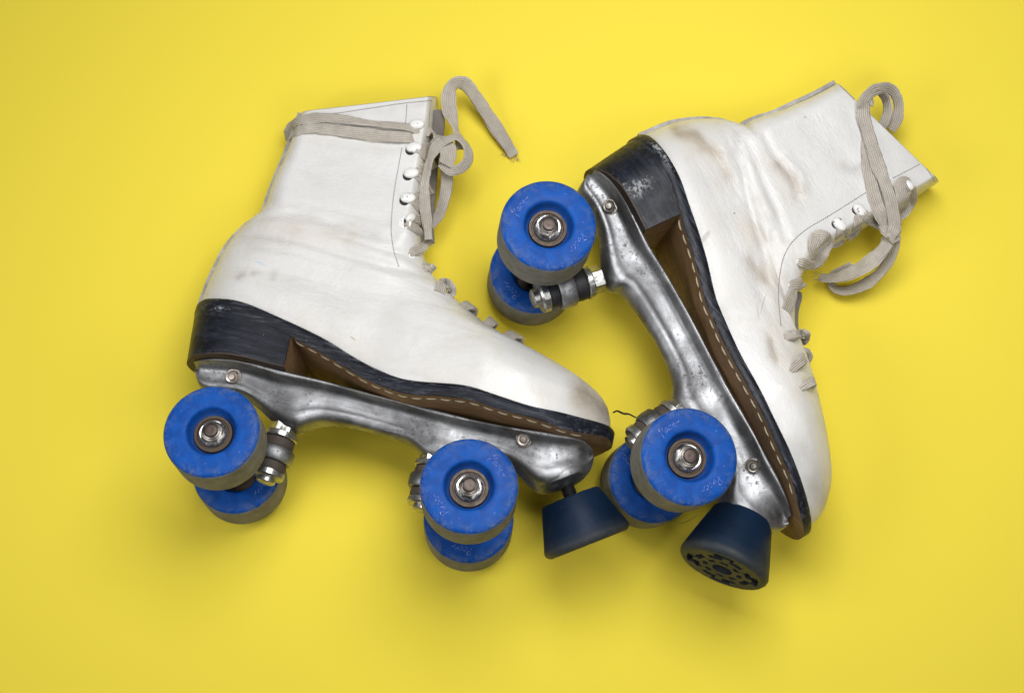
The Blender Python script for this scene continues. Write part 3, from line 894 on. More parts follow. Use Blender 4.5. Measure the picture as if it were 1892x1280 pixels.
    def laces(s):
        D = s.D
        lc = MB()
        for P, wd, roll, *tk in D['lace']:
            q = [s.pt(k) for k in P]
            pos = np.array([a for a, _ in q]); up = np.array([c for _, c in q])
            n = max(16, int(np.linalg.norm(np.diff(pos, axis=0), axis=1).sum() / 1.3))
            xs = np.linspace(0, len(P) - 1, n)
            pos2 = ispline(pos, xs); up2 = ispline(up, xs); up2 /= np.linalg.norm(up2, axis=1)[:, None]
            w = ispline(np.array(wd, float), xs) if isinstance(wd, (list, tuple)) else np.full(n, wd)
            r = ispline(np.array(roll, float), xs) if isinstance(roll, (list, tuple)) else np.full(n, roll)
            if n > 24:                                          # soft cotton: never quite flat or of one width
                a, ph = np.arange(n) * 1.3, rng.uniform(0, 6.28, 4)
                r = r + 7 * np.sin(a / 7.3 + ph[0]) + 4 * np.sin(a / 3.1 + ph[1]); w = w * (1 + .06 * np.sin(a / 5.1 + ph[2]) + .035 * np.sin(a / 2.2 + ph[3]))
                pos2 = pos2 + up2 * (.25 * np.sin(a / 6.0 + ph[1]))[:, None]
            short = np.linalg.norm(np.diff(pos, axis=0), axis=1).sum() < 26
            if short and not tk:                                           # dives into its eyelet
                x = np.linspace(0, 1, n); w = w * np.interp(x, [0, .18, .4, 1], [.55, .85, 1, .9]); pos2 = pos2 - up2 * np.interp(x, [0, .15], [1.6, 0])[:, None]
            lc.ribbon(pos2, up2, w, tk[0] if tk else 1.7 if short else 1.3, r, fray=.14)
        # frayed fibres along the ends
        for x, y, z, ang in D['fray']:
            c = s.atz(x, y, z)
            for _ in range(16):
                a = math.radians(ang + random.uniform(-50, 50)); L = random.uniform(1.5, 4)
                d = s.R @ A(math.cos(a), math.sin(a), random.uniform(-.3, .3))
                c0 = c + s.R @ A(random.uniform(-2.5, 2.5), random.uniform(-2.5, 2.5), 0)
                lc.tube(spline([c0, c0 + d * L * .5 + s.R @ A(0, 0, random.uniform(-.5, .5)), c0 + d * L], 5), .09, 4)
        # crossings over the lacing gap
        for (x, y), wd, span, lift, ang in D['cross']:
            c = s.at(x, y, float(s.wcen(s.at(x, y, 0)[1])) + D['cross_w'])
            # local direction of the front edge
            e = np.array([s.at(*p[1], 0)[:2] for p in D['pairs']]); k = int(np.argmin(np.linalg.norm(e - c[:2], axis=1)))
            tg = e[min(k + 1, len(e) - 1)] - e[max(k - 1, 0)]; tg /= np.linalg.norm(tg)
            nr = A(tg[1], -tg[0]); 
            if nr[0] < 0: nr = -nr
            pts = []; ups = []
            for f in np.linspace(-1, 1, 15):
                off = nr * (lift * (1 - f * f) - (span * .55) * f * f) + tg * math.tan(math.radians(ang)) * f * span
                pts.append(A(c[0] + off[0], c[1] + off[1], c[2] + f * span)); ups.append(A(nr[0] * (1 - f * f) + .001, nr[1] * (1 - f * f), f))
            ups = np.array(ups); ups /= np.linalg.norm(ups, axis=1)[:, None]
            ff = np.linspace(-1, 1, 15)
            lc.ribbon(pts, ups, wd * (1 - .4 * ff**2), 2.4, fray=.12)
        s.o_lace = lc.build('shoelace', M_LACE, s.root, angle=60)
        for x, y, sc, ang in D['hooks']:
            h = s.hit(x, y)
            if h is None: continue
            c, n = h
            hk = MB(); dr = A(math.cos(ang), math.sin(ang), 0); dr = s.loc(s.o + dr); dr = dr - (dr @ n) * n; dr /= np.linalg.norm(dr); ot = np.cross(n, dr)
            G = []
            for a, rr in ((0, 1.0), (.5, 1.0), (.95, .93), (1.2, .75), (1.42, .45), (1.5, .12)):
                ring = []
                for th in np.linspace(0, 2 * np.pi, 24, endpoint=False):
                    k = 1.15 if math.cos(th) < 0 else 1.0
                    ring.append(c + n * (.4 + a * 1.9) + dr * rr * math.cos(th) * 4.6 * sc * k + ot * rr * math.sin(th) * 3.4 * sc)
                G.append(ring)
            hk.grid(G, 0, wrap=True, cap0=True, cap1=True)
            hk.lathe([(2.2, -1), (2.2, 1.5)], c, n, 14, 0)
            hk.lathe([(3.3 * sc, .06), (3.3 * sc, .3), (0, .32)], c - dr * 2.6 - (s.R @ A(0, 1, 0)) * 1.3, n, 20, 1)  # dark disc paints the hook's under-shadow along with the eyelet hole
            hk.build('lace_hook', [M_HOOK, M_HOLE_SHADE], s.o_boot, angle=60)
        for x, y, r in D['eyelets']:
            h = s.hit(x, y)
            if h is None: continue
            c, n = h
            ey = MB(); ey.lathe([(r * .9, .05), (r, .5), (r * .72, .75), (r * .6, .45)], c, n, 24, 0)
            ey.lathe([(r * .62, .3), (0, .32)], c, n, 24, 1)
            ey.build('eyelet', [M_HOOK, M_HOLE_SHADE], s.o_boot)

    def make(s):
        s.prep(); s.boot()
        # heel first defines where the breast is
        h = s.D['heel']; s.heel_u1 = s.at(*h['breast_top'], 27)[0]
        s.heel(); s.sole(); s.plate(); s.toestop(); s.trucks(); s.laces()
        return s


M_RUST2 = steel('tarnished_bolt', (.42, .38, .34), (.16, .11, .08), .7, (.3, .5), .9)
STACK = [(-.22, 0.02, 4.2, 'kingpin'), (.0, .17, 8.7, 'kingpin_nut'), (.17, .27, 10.6, 'washer'), (.27, .43, 9.6, 'cushion'), (.66, .82, 9.4, 'cushion'), (.82, 1.0, 10.2, 'kingpin_cap')]

# ------------------------------------------------------------------ traced data: skate lying with its toe to the right
LEFT = dict(
    label='white leather roller skate lying with its toe to the right, lace wrapped round its shaft',
    clean_bolts=False, wrot=.15, cdepth=.6, shaft_from=12, cross_w=6,
    pairs=[((377, 558), (1127, 797)), ((379, 548), (1129, 778)), ((383, 530), (1124, 752)), ((388, 514), (1110, 729)), ((394, 500), (1090, 711)), ((401, 487), (1064, 695)), ((410, 470), (1030, 679)), ((420, 455), (990, 661)),
           ((432, 440), (940, 633)), ((446, 426), (885, 594)), ((460, 414), (838, 553)), ((474, 405), (808, 518)), ((486, 393), (790, 488)), ((492, 375), (781, 455)), ((500, 352), (777, 415)), ((511, 325), (779, 365)),
           ((524, 296), (785, 318)), ((537, 262), (792, 275)), ((547, 238), (799, 235)), ((556, 211), (806, 167))],
    fcap=([0, 2, 5, 9, 11, 13, 15, 19], [.20, .24, .42, .52, .36, .11, .06, .035]),
    feather=[(381, 556), (411, 555), (455, 562), (499, 581), (555, 606), (605, 631), (649, 659), (696, 684), (742, 702), (790, 708), (839, 711), (866, 715), (924, 734), (982, 753), (1031, 763), (1081, 777), (1126, 798)],
    solebot=[(540, 624), (571, 638), (621, 667), (667, 695), (717, 717), (758, 728), (803, 729), (839, 733), (866, 736), (924, 755), (990, 773), (1056, 796), (1122, 819)],
    heel=dict(back_top=(371, 562), back_bottom=(354, 656), breast_top=(541, 622), breast_bottom=(524, 685)),
    scuffs=[((415, 573), 5, (1.6, .25, 1))],
    plate=[((358, 668), (361, 690)), ((364, 664), (366, 712)), ((385, 662), (385, 722)), ((405, 661), (410, 724)), ((430, 663), (440, 727)), ((455, 667), (462, 738)), ((480, 673), (485, 758)), ((500, 678), (503, 775)),
           ((520, 683), (525, 790)), ((540, 688), (549, 793)), ((560, 693), (568, 785)), ((585, 699), (592, 779)), ((620, 708), (625, 781)), ((660, 719), (662, 788)), ((700, 730), (703, 799)), ((740, 740), (744, 811)),
           ((765, 746), (768, 826)), ((785, 751), (785, 843)), ((810, 757), (815, 850)), ((835, 764), (845, 852)), ((860, 771), (875, 848)), ((890, 778), (905, 845)), ((920, 784), (935, 850)), ((950, 789), (955, 864)),
           ((975, 792), (975, 884)), ((1000, 795), (994, 898)), ((1025, 799), (1015, 898)), ((1050, 803), (1045, 890)), ((1070, 808), (1075, 878)), ((1085, 814), (1091, 864)), ((1095, 830), (1097, 845))],
    bolts=[(432, 696), (968, 811)],
    toestop=dict(top=(1053, 917), bottom=(1088, 1006), socket=(1042, 884), wb=-6.5, r=(19.0, 27.6)),
    trucks=[dict(bare=True, roll=-.0077, yaw=.0299, k0=(528, 783), k1=(490, 890), ring=(.43, .66), black=False, stack=STACK, spin=(.4, 1.0)),
            dict(roll=.00645, yaw=.0621, k0=(803, 838), k1=(779, 942), ring=(.40, .66), black=False, stack=STACK, spin=(.2, 2.2))],
    creases=[([(488, 398), (540, 398), (600, 408), (660, 425), (722, 440)], 2.2, 11), ([(470, 432), (530, 440), (600, 458), (660, 478), (730, 494), (790, 508)], 2.0, 9), ([(500, 372), (560, 378), (640, 392), (715, 410)], 1.0, 8),
             ([(455, 455), (520, 462), (590, 480), (640, 494)], 1.0, 7), ([(640, 440), (700, 458), (760, 470)], .9, 6), ([(600, 560), (700, 530), (800, 560)], .8, 22), ([(790, 640), (850, 610), (905, 600)], .7, 5), ([(770, 655), (830, 625), (890, 615)], .6, 5),
             ([(540, 300), (620, 330), (700, 330)], 1.1, 30), ([(560, 250), (650, 268), (780, 268)], .8, 12), ([(460, 520), (560, 540), (640, 600)], -.8, 26)],
    stain=[([(470, 445), (520, 438), (545, 430)], .28, 22), ([(440, 515), (448, 508)], .55, 8), ([(465, 510), (470, 508)], .6, 4), ([(508, 515), (512, 500)], .4, 5), ([(1078, 724), (1112, 760)], 1.2, 21), ([(1060, 712), (1090, 722)], .45, 12), ([(600, 430), (640, 440)], .2, 10)],
    yellowed=[([(500, 420), (560, 425), (640, 440)], .5, 22), ([(790, 690), (900, 700), (1000, 730)], .3, 30), ([(560, 235), (790, 270)], .25, 25), ([(1070, 740), (1100, 770)], .7, 25), ([(420, 470), (395, 520)], .45, 14), ([(560, 590), (700, 660)], .25, 20)],
    grime=[([(1082, 728), (1116, 770)], .9, 16), ([(560, 222), (650, 214), (790, 188)], .35, 8), ([(480, 405), (560, 398), (700, 430)], .35, 7), ([(385, 545), (480, 560), (600, 620), (700, 680), (830, 706)], .25, 6), ([(720, 470), (780, 500)], .25, 12)],
    stitch=[([(752, 192), (749, 235)], 3.9), ([(743, 272), (736, 310), (729, 350), (724, 395), (723, 430), (728, 465), (738, 496)], 4.3), ([(797, 184), (793, 215), (792, 238)], 4.3), ([(560, 218), (620, 210), (680, 201), (740, 192), (798, 186)], 4.2)],
    marks=[((479, 485), 3.4, (1.2, .17, 3), -.05, (.33, .48, .64), .6), ((487, 490), 3.2, (1.2, .14, 3), -.05, (.33, .48, .64), .5), ((652, 625), 2, (1.4, .4, 3), .5, (.4, .33, .2), .7)],
    tongue=[(808, 203, 27), (811, 230, 25), (806, 265, 23), (799, 310, 22), (794, 360, 22), (790, 410, 24), (792, 450, 28)], tongue_w=8,
    lace=[
        # two passes round the shaft
        ([(536, 262, 10), (535, 247, 17), (541, 235, 23), (556, 225, 'b', 1.4), (590, 220, 'b', 1.6), (627, 222, 'b', 1.6), (690, 231, 'b', 2.2), (750, 238, 'b', 2.6), (790, 246, 'b', 3.0), (812, 262, 42)], [7.5, 7.8, 7.8, 7.6, 7.2, 6.4, 6, 6.4, 6.8, 6], [0, 10, 20, 8, 0, -10, -25, -20, -10, 0]),
        ([(538, 258, 12), (546, 246, 'b', .8), (562, 240, 'b', .9), (590, 238, 'b', .9), (640, 245, 'b', 1.0), (700, 252, 'b', 1.0), (755, 255, 'b', 1.1), (795, 258, 'b', 1.3), (814, 266, 38)], [6.5, 6.5, 7, 7.8, 8.6, 8.6, 8.2, 7.2, 6.4], 0),
        # knot and curl
        ([(800, 258, 38), (812, 262, 44), (826, 272, 46), (828, 290, 46), (822, 304, 45)], [7, 9, 10.5, 10.5, 9], 0),
        ([(818, 300, 42), (832, 314, 43), (850, 312, 43), (864, 298, 44), (865, 280, 46), (857, 264, 48), (844, 254, 48), (828, 258, 47), (814, 266, 45)], [8, 8, 8, 8, 8, 8, 8, 8, 8], [0, 15, 40, 55, 62, 62, 55, 35, 10]),
        # long tail up and over, ending on the table
        ([(852, 276, 40), (848, 256, 38), (842, 240, 34), (836, 222, 31), (830, 200, 30), (829, 178, 30), (834, 160, 29), (848, 152, 27), (862, 158, 23), (878, 178, 18), (896, 205, 13), (914, 232, 8), (932, 260, 5), (950, 288, 2.5)], [6, 6.5, 7, 8.5, 9.5, 9.5, 9, 9, 9, 9, 9, 9, 8.5, 7], [10, 40, 70, 35, 0, 10, 35, 55, 35, 12, 0, 0, 0, 0]),
        # tail hanging down in front
        ([(818, 262, 46), (804, 274, 46), (794, 296, 44), (787, 325, 42), (783, 355, 41), (786, 390, 41), (790, 418, 42), (792, 443, 43)], [8, 8, 8, 8, 7.5, 7, 6.5, 5.5], [0, 20, 40, 30, 10, 0, 0, 0]),
        # loop behind it
        ([(822, 300, 40), (826, 325, 34), (824, 352, 30), (816, 384, 27), (806, 405, 25), (795, 418, 24)], [8.5, 8.5, 8.5, 8, 7.5, 7], [20, 10, 0, 10, 20, 20]),
        # lace between hooks, into the gap
        ([(766, 276, 'b', 1.2), (780, 283, 'b', 1.0), (793, 298, 30), (800, 312, 24)], [6, 7, 7, 7], 0),
        ([(780, 268, 'b', 1.2), (792, 276, 34), (802, 290, 28)], [6, 7, 7], 0),
        ([(764, 324, 'b', 1.0), (776, 332, 'b', .9), (787, 348, 30), (794, 360, 25)], [6, 7, 7, 7], 0),
        ([(770, 314, 'b', 1.0), (781, 312, 'b', .8), (792, 306, 30)], [6, 7, 7], 0),
        ([(757, 370, 'b', .9), (768, 378, 'b', .9), (782, 392, 30), (790, 402, 26)], [6, 7, 7.5, 7], 0),
        ([(765, 362, 'b', .9), (777, 358, 'b', .8), (789, 352, 30)], [6, 7, 7], 0),
        ([(750, 411, 'b', .4), (757, 417, 'b', .9), (768, 424, 'b', 1.0), (777, 434, 38), (784, 446, 30)], [5, 6, 6.5, 6, 6], 0),
        ([(762, 405, 'b', .9), (774, 406, 'b', .8), (786, 408, 30)], [6, 7.5, 7.5], 0),
        ([(756, 472, 'b', .2), (762, 465, 'b', 1.2), (772, 460, 'b', 1.4), (782, 455, 'b', 1.2), (788, 448, 34)], [4, 6.5, 7, 7, 6.5], 0),
        ([(781, 500, 'b', .2), (787, 494, 'b', 1.2), (794, 494, 42), (800, 500, 38)], [6, 7.5, 7.5, 7], 0),
        ([(812, 541, 'b', .4), (813, 530, 'b', 2.5), (822, 524, 'b', 5), (832, 528, 50), (836, 538, 46), (832, 546, 44)], [7, 7.5, 8, 8, 8, 7], [0, 0, 20, 50, 60, 40]),
    ],
    cross=[((866, 574), 8.5, 10, 3.4, 12), ((904, 601), 8.5, 10, 3.6, -10), ((949, 630), 9.5, 11, 4.2, 14), ((989, 660), 6.5, 9, 2.2, 0)],
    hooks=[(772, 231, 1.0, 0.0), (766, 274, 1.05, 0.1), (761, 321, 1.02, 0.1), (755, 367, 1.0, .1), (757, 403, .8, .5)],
    eyelets=[(748, 412, 4.2), (761, 471, 2.6)],
    fray=[(951, 288, 2, -60), (938, 280, 2, 200), (792, 446, 40, -80)],
)

RIGHT = dict(
    label='white leather roller skate lying with its toe pointing down, brown stained ankle',
    clean_bolts=True, wrot=1.25, cdepth=.5, shaft_from=13, cross_w=4,
    pairs=[((1194, 252), (1494, 974)), ((1197, 247), (1511, 960)), ((1203, 242), (1524, 938)), ((1211, 237), (1533, 905)), ((1221, 233), (1533, 875)), ((1232, 229), (1527, 840)), ((1244, 226), (1517, 802)), ((1257, 224), (1507, 765)),
           ((1275, 222), (1489, 732)), ((1296, 221), (1473, 692)), ((1314, 222), (1463, 650)), ((1333, 225), (1460, 605)), ((1350, 232), (1467, 555)), ((1362, 238), (1483, 512)), ((1372, 229), (1512, 474)), ((1395, 219), (1556, 444)), ((1425, 210), (1604, 413)), ((1465, 192), (1652, 384)),
           ((1505, 174), (1694, 360)), ((1544, 153), (1746, 326))],
    fcap=([0, 2, 5, 9, 11, 13, 15, 19], [.20, .24, .42, .52, .36, .11, .06, .035]),
    feather=[(1197, 255), (1231, 289), (1255, 330), (1269, 372), (1286, 420), (1303, 475), (1320, 548), (1341, 600), (1367, 657), (1392, 701), (1420, 756), (1443, 803), (1471, 869), (1488, 924), (1493, 970)],
    solebot=[(1257, 399), (1279, 461), (1293, 509), (1303, 553), (1320, 590), (1334, 624), (1350, 655), (1385, 717), (1416, 776), (1439, 830), (1465, 889), (1477, 944), (1478, 982)],
    heel=dict(back_top=(1190, 251), back_bottom=(1091, 314), breast_top=(1257, 399), breast_bottom=(1192, 427)),
    scuffs=[((1177, 348), 8, (.8, 1.3, 1)), ((1215, 275), 5, (2.5, .4, 1)), ((1228, 300), 6, (2, .4, 1)), ((1146, 342), 4, (.5, 1.2, 1))],
    plate=[((1099, 314), (1084, 324)), ((1108, 316), (1070, 345)), ((1121, 324), (1078, 362)), ((1133, 337), (1090, 378)), ((1145, 351), (1099, 396)), ((1157, 371), (1108, 420)), ((1169, 392), (1113, 444)), ((1181, 416), (1115, 470)),
           ((1193, 441), (1118, 500)), ((1206, 462), (1132, 530)), ((1218, 482), (1150, 532)), ((1231, 503), (1167, 552)), ((1250, 535), (1187, 582)), ((1269, 568), (1202, 607)), ((1284, 598), (1215, 627)), ((1300, 628), (1230, 657)),
           ((1314, 655), (1242, 683)), ((1327, 678), (1248, 708)), ((1338, 698), (1247, 738)), ((1350, 720), (1268, 770)), ((1363, 743), (1290, 800)), ((1377, 768), (1312, 830)), ((1390, 792), (1335, 862)), ((1402, 813), (1348, 893)),
           ((1413, 833), (1340, 920)), ((1424, 853), (1345, 945)), ((1434, 872), (1365, 962)), ((1444, 892), (1392, 978)), ((1452, 912), (1418, 985)), ((1458, 932), (1440, 984)), ((1461, 950), (1456, 972))],
    bolts=[(1126, 383), (1392, 861)],
    toestop=dict(top=(1372, 955), bottom=(1334, 1052), socket=(1387, 925), wb=5, r=(19.0, 27.6)),
    trucks=[dict(roll=.0198, yaw=-.0533, k0=(1118, 512), k1=(985, 552), ring=(.46, .68), black=True, stack=[(-.25, .02, 4.2, 'kingpin'), (.05, .20, 8.9, 'kingpin_nut'), (.21, .29, 10.9, 'washer'), (.29, .46, 10.0, 'cushion'), (.68, .82, 9.4, 'cushion'), (.82, 1.0, 10.4, 'kingpin_cap')], spin=(2.97, 2.0)),
            dict(roll=-.0185, yaw=.0091, k0=(1262, 752), k1=(1166, 822), ring=(.44, .70), black=False, stack=STACK, spin=(2.62, .4))],
    creases=[([(1362, 240), (1366, 290), (1382, 360), (1402, 430), (1415, 480), (1422, 520)], 3.0, 10), ([(1376, 245), (1396, 300), (1412, 340), (1440, 400), (1452, 440)], 1.6, 9), ([(1405, 230), (1425, 275), (1450, 310), (1468, 340), (1476, 366)], 2.0, 8), ([(1387, 300), (1402, 345), (1425, 395)], -1.6, 10),
             ([(1340, 232), (1352, 280), (1362, 350)], 1.0, 8), ([(1455, 300), (1480, 320), (1482, 350)], -1.4, 9), ([(1430, 430), (1432, 480), (1440, 540), (1448, 600)], 1.2, 9), ([(1395, 470), (1400, 520), (1412, 560)], 1.3, 10), ([(1425, 620), (1430, 650), (1438, 670)], 1.5, 8),
             ([(1500, 230), (1560, 300), (1600, 370)], .9, 20), ([(1576, 318), (1600, 300)], .8, 4), ([(1300, 300), (1350, 420), (1400, 560)], -.7, 24)],
    stain=[([(1250, 238), (1285, 250), (1300, 275), (1330, 290)], 1.0, 11), ([(1310, 275), (1335, 300), (1345, 320)], .6, 13), ([(1435, 310), (1465, 330), (1480, 345)], .7, 13), ([(1470, 320), (1478, 350)], .75, 9), ([(1405, 420), (1415, 440)], .6, 10), ([(1385, 480), (1400, 500), (1408, 515)], .75, 11), ([(1425, 625), (1432, 660)], .8, 8), ([(1400, 370), (1420, 400)], .3, 12), ([(1500, 890), (1528, 920)], .4, 16), ([(1555, 310), (1590, 318)], .3, 12)],
    yellowed=[([(1260, 240), (1340, 320)], .6, 28), ([(1420, 300), (1480, 360)], .5, 24), ([(1380, 420), (1430, 520), (1440, 620), (1470, 720)], .7, 24), ([(1445, 590), (1470, 700)], .7, 18), ([(1500, 780), (1525, 880)], .45, 22), ([(1300, 400), (1370, 600)], .2, 30), ([(1420, 440), (1470, 480)], .3, 25)],
    grime=[([(1480, 830), (1522, 890), (1525, 930)], .4, 15), ([(1365, 245), (1372, 300), (1400, 400)], .45, 6), ([(1297, 436), (1306, 448)], .6, 5), ([(1558, 200), (1605, 320)], .25, 14), ([(1575, 316), (1598, 302)], .5, 5), ([(1545, 160), (1640, 240), (1720, 325)], .25, 9), ([(1208, 262), (1245, 300), (1290, 430)], .3, 6)],
    stitch=[([(1606, 352), (1570, 375), (1530, 400), (1490, 424), (1465, 446), (1450, 470), (1442, 500), (1438, 540), (1440, 575), (1443, 605)], 4.2), ([(1700, 303), (1676, 316), (1650, 329)], 4.3), ([(1551, 158), (1580, 186)], 4.2), ([(1612, 214), (1650, 248), (1690, 288), (1712, 312), (1727, 336)], 4.2)],
    marks=[((1357, 394), .8, (1, 1, 3), 0, (.2, .17, .15), .8), ((1488, 217), .7, (1, 1, 3), 0, (.2, .17, .15), .8), ((1410, 560), 5, (2.2, .1, 3), .9, (.4, .36, .32), .6), ((1400, 575), 5, (1.6, .1, 3), .5, (.4, .36, .32), .5), ((1303, 438), 4.0, (1.6, .5, 3), 1.2, (.38, .36, .33), .7)],
    tongue=[(1476, 540, 36), (1466, 575, 38), (1466, 612, 39), (1471, 650, 40), (1482, 692, 40), (1497, 735, 40)], tongue_w=6.5,
    lace=[
        # long loop over the collar
        ([(1653, 430, 40), (1651, 400, 44), (1638, 360, 'b', 4.2), (1624, 320, 'b', 3.2), (1612, 285, 'b', 3.0), (1602, 252, 'b', 2.8), (1594, 222, 'b', 2.8), (1593, 204, 'b', 2.8), (1597, 184, 47), (1614, 168, 45), (1637, 163, 40), (1653, 173, 34), (1660, 196, 28), (1656, 222, 24), (1646, 240, 20)], [7.5, 8, 8.8, 8.8, 8.8, 8.8, 8.8, 8.8, 8.4, 7.8, 7.8, 7.8, 7.8, 7.8, 7.4], [0, 0, 0, 0, 0, 0, 0, 5, 25, 45, 50, 50, 40, 30, 20]),
        ([(1603, 192, 44), (1612, 174, 43), (1627, 172, 37), (1637, 185, 29), (1640, 205, 26), (1634, 226, 24), (1628, 236, 22)], [8, 8, 7, 7, 7, 7, 7], [20, 60, 75, 70, 50, 40, 30]),
        # second pass under the first
        ([(1648, 430, 36), (1636, 408, 'b', 1.0), (1622, 385, 'b', 1.0), (1612, 350, 'b', 1.0), (1606, 315, 'b', 1.0), (1602, 285, 'b', 1.0), (1600, 262, 'b', 1.0)], [8, 9, 9.5, 9.5, 9, 8, 7], 0),
        # short strand by the last hook
        ([(1682, 346, 'b', 1.0), (1672, 341, 'b', 2.6), (1662, 348, 'b', 3.0), (1664, 364, 'b', 2.8), (1670, 384, 30), (1664, 396, 26), (1650, 405, 26)], [6, 9, 10, 10.5, 10, 9, 8], [20, 10, 0, 0, 10, 30, 40]),
        ([(1684, 348, 'b', 1.2), (1684, 362, 'b', 1.2), (1680, 380, 24), (1668, 394, 20)], [5, 6, 7, 7], 30),
        # knot
        ([(1630, 412, 38), (1640, 424, 42), (1650, 432, 43), (1656, 446, 40)], [9, 10, 9, 7], 0),
        ([(1655, 408, 40), (1652, 424, 44), (1644, 436, 42), (1636, 446, 36)], [8, 9, 8, 7], 0),
        # tails
        ([(1648, 430, 40), (1638, 452, 37), (1622, 472, 33), (1600, 490, 29), (1575, 503, 24), (1548, 512, 18), (1526, 514, 13), (1514, 512, 11)], [7, 8.5, 9.5, 9.5, 9, 8, 7, 5.5], [0, 10, 15, 20, 20, 25, 20, 10]),
        ([(1652, 432, 38), (1650, 455, 32), (1642, 480, 26), (1625, 505, 20), (1600, 524, 14), (1570, 536, 9), (1548, 536, 6.5), (1536, 526, 6.5), (1540, 512, 9), (1556, 501, 15), (1575, 492, 22)], [7, 8, 8.5, 8.5, 8.5, 8.5, 8.5, 8, 7.5, 7, 7], [0, 25, 35, 40, 35, 35, 35, 40, 40, 30, 20]),
        # lace between hooks
        ([(1590, 394, 'b', 1.1), (1602, 400, 'b', 1.1), (1616, 408, 34), (1632, 414, 34), (1644, 420, 36)], [6, 7.5, 8.5, 9, 8], 0),
        ([(1583, 398, 'b', .8), (1584, 412, 'b', 1.0), (1578, 424, 32), (1568, 434, 28)], [6, 8, 9.5, 9], 0),
        ([(1552, 420, 'b', .9), (1550, 432, 'b', .9), (1545, 444, 34), (1540, 452, 28)], [5, 6, 7, 7], 0),
        ([(1562, 424, 'b', .9), (1568, 432, 34), (1572, 438, 28)], [6, 7, 7], 0),
        ([(1497, 478, 'b', .6), (1500, 458, 'b', 1.6), (1508, 442, 'b', 2.4), (1520, 440, 'b', 2.6), (1526, 452, 44), (1518, 468, 44), (1508, 482, 40), (1496, 490, 38)], [5, 8, 9.5, 9.5, 9, 9, 8.5, 7], [0, 0, 0, 10, 20, 15, 0, 0]),
        ([(1524, 452, 38), (1535, 448, 36), (1546, 446, 32), (1556, 440, 28)], [8, 8, 8, 8], 20),
        ([(1474, 483, 'b', .3), (1482, 485, 'b', 1.6), (1494, 488, 'b', 1.6), (1502, 484, 38)], [5, 7, 7.5, 7], 0),
        ([(1457, 527, 'b', .3), (1465, 526, 'b', 1.5), (1474, 525, 'b', 1.2), (1482, 522, 40)], [5, 7.5, 8, 7], 0),
        ([(1468, 530, 'b', .8), (1462, 545, 'b', 1.2), (1456, 560, 'b', 1.4), (1452, 574, 'b', .8)], [6, 8.5, 9.5, 7], 0),
        ([(1449, 622, 'b', -.5), (1456, 622, 'b', 1.6), (1466, 621, 'b', 3.2), (1477, 618, 'b', 4.0), (1486, 617, 47), (1489, 625, 41), (1485, 633, 36)], [3, 5.5, 6, 6, 6, 5.5, 4], [0, 0, 5, 10, 25, 40, 40], 2.2),
        ([(1462, 686, 'b', -.5), (1467, 679, 'b', 1.8), (1475, 668, 'b', 4.2), (1482, 657, 49), (1488, 650, 46), (1493, 657, 40), (1491, 669, 36)], [3, 5.5, 6, 6, 6, 5.5, 4], [0, 0, 5, 10, 25, 40, 40], 2.2),
        ([(1480, 718, 'b', -.5), (1485, 712, 'b', 2.2), (1492, 709, 'b', 4.2), (1499, 715, 47), (1503, 726, 42), (1500, 735, 37)], [3, 5.5, 6, 6, 5.5, 4], [0, 0, 5, 20, 35, 35], 2.2),
    ],
    cross=[((1472, 638), 5.5, 9, 2.4, 10), ((1477, 671), 5, 9, 2.2, -12), ((1483, 696), 6.5, 10, 3.0, -8), ((1497, 742), 5, 8, 1.8, 6), ((1511, 775), 6.5, 8, 2.0, 0)],
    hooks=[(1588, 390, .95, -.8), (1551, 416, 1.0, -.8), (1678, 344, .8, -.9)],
    eyelets=[(1478, 484, 2.6), (1461, 526, 2.4)],
    fray=[(1514, 512, 11, 180), (1555, 502, 16, 180)],
)

SL = Skate(LEFT, -.202767, .258167, -172.176, -76.479).make()
SR = Skate(RIGHT, -1.051645, .245741, 21.527, 48.130).make()

# ------------------------------------------------------------------ table, scraps
g = MB(); g.box(A(0, 150, -1.0), A(1700, 0, 0), A(0, 1700, 0), A(0, 0, 1.0))
go = g.build('tabletop', paper_yellow(), smooth=False); go['kind'] = 'structure'


def scrap(name, pts, r, col, label, cat):
    P = spline([at_z(*p) for p in pts], 24); base = P[0] * A(1, 1, 0)
    b = MB(); b.tube(P - base, np.interp(np.linspace(0, 1, 24), [0, .5, 1], [r * .7, r, r * .6]), 7)
    o = b.build(name, thread_mat(name + '_fibre', col)); o.location = Vector(base * MM); o['label'] = label; o['category'] = cat


scrap('thread_scrap', [(1133, 762, 33), (1140, 759, 36), (1152, 764, 40), (1162, 765, 43), (1176, 772, 46)], .7, (.03, .025, .015), 'short dark thread caught in the front truck of the skate whose toe points down', 'thread')
scrap('hair', [(1254, 967, .5), (1266, 964, .8), (1278, 958, .6), (1288, 952, .5)], .16, (.22, .10, .03), 'thin reddish hair on the yellow surface beside a blue wheel', 'hair')

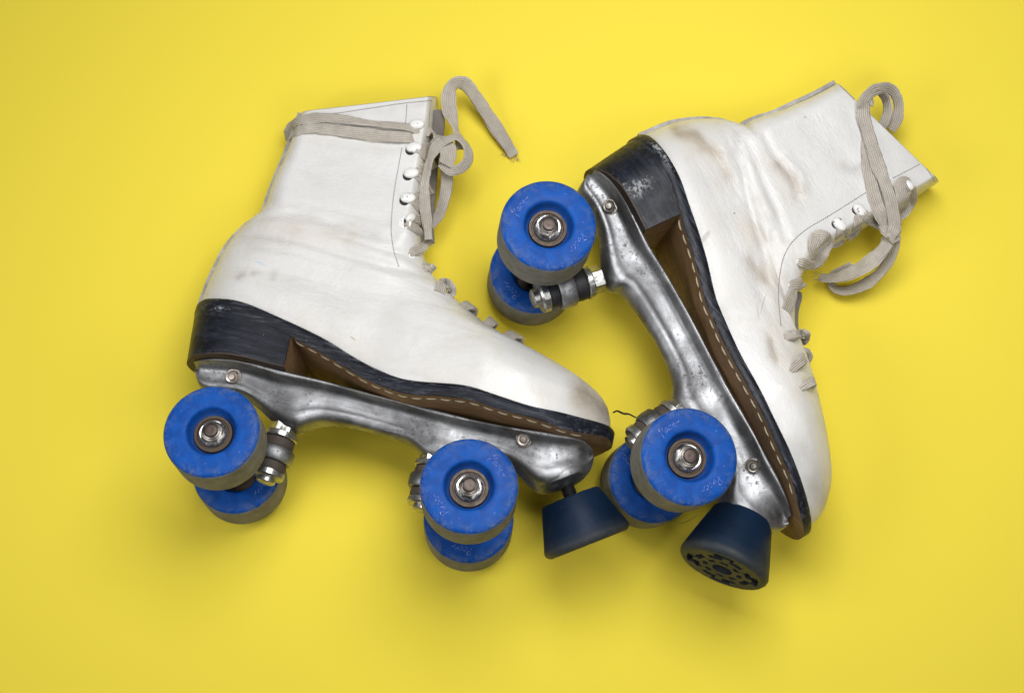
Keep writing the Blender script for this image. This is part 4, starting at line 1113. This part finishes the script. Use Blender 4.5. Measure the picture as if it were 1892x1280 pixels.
# ------------------------------------------------------------------ light, world, camera
w = bpy.data.worlds.new('World'); scene.world = w; w.use_nodes = True
wt = w.node_tree; bg = wt.nodes['Background']
# a white room: pale walls all round, a dimmer ceiling overhead
wtc = wt.nodes.new('ShaderNodeTexCoord'); wsx = wt.nodes.new('ShaderNodeSeparateXYZ'); wr = wt.nodes.new('ShaderNodeValToRGB')
wt.links.new(wtc.outputs['Generated'], wsx.inputs[0]); wt.links.new(wsx.outputs[2], wr.inputs[0]); wt.links.new(wr.outputs[0], bg.inputs[0])
e = wr.color_ramp.elements; e[0].position = .35; e[0].color = (1, .99, .97, 1); e[1].position = .85; e[1].color = (.22, .225, .235, 1)
bg.inputs[1].default_value = .06


def area(name, loc, target, sx, sy, power, col):
    l = bpy.data.lights.new(name, 'AREA'); l.shape = 'RECTANGLE'; l.size = sx; l.size_y = sy; l.energy = power; l.color = col
    o = bpy.data.objects.new(name, l); COL.objects.link(o); o.location = loc
    o.rotation_euler = (Vector(target) - Vector(loc)).to_track_quat('-Z', 'Y').to_euler()


area('key_lamp', (.15, .25, .74), (0.0, -.05, 0), .5, .34, 5.45, (1, .995, 1))
area('added_fill', (-.43, -.13, .60), (-.08, -.05, 0), .34, .34, 1.6, (1, .995, 1))  # added fill light, lifts the ground on the left
area('added_fill', (.30, -.26, .72), (.05, -.05, 0), .34, .34, 1.35, (1, .995, 1))  # second added fill, lifts the ground at lower right

c = bpy.data.cameras.new('Camera'); c.sensor_width = 36; c.sensor_fit = 'HORIZONTAL'; c.lens = CF * 36 / PW; c.clip_start = .01; c.clip_end = 20
c.dof.use_dof = True; c.dof.focus_distance = .80; c.dof.aperture_fstop = 9
co = bpy.data.objects.new('Camera', c); COL.objects.link(co)
m = Matrix.Identity(4)
for i in range(3):
    for j in range(3): m[i][j] = CR[j][i]
    m[i][3] = CAM[i] * MM
co.matrix_world = m; scene.camera = co
vs = scene.view_settings; scene.display_settings.display_device = 'sRGB'
vs.view_transform = 'Standard'; vs.look = 'None'; vs.exposure = 0; vs.gamma = 1; vs.use_curve_mapping = False
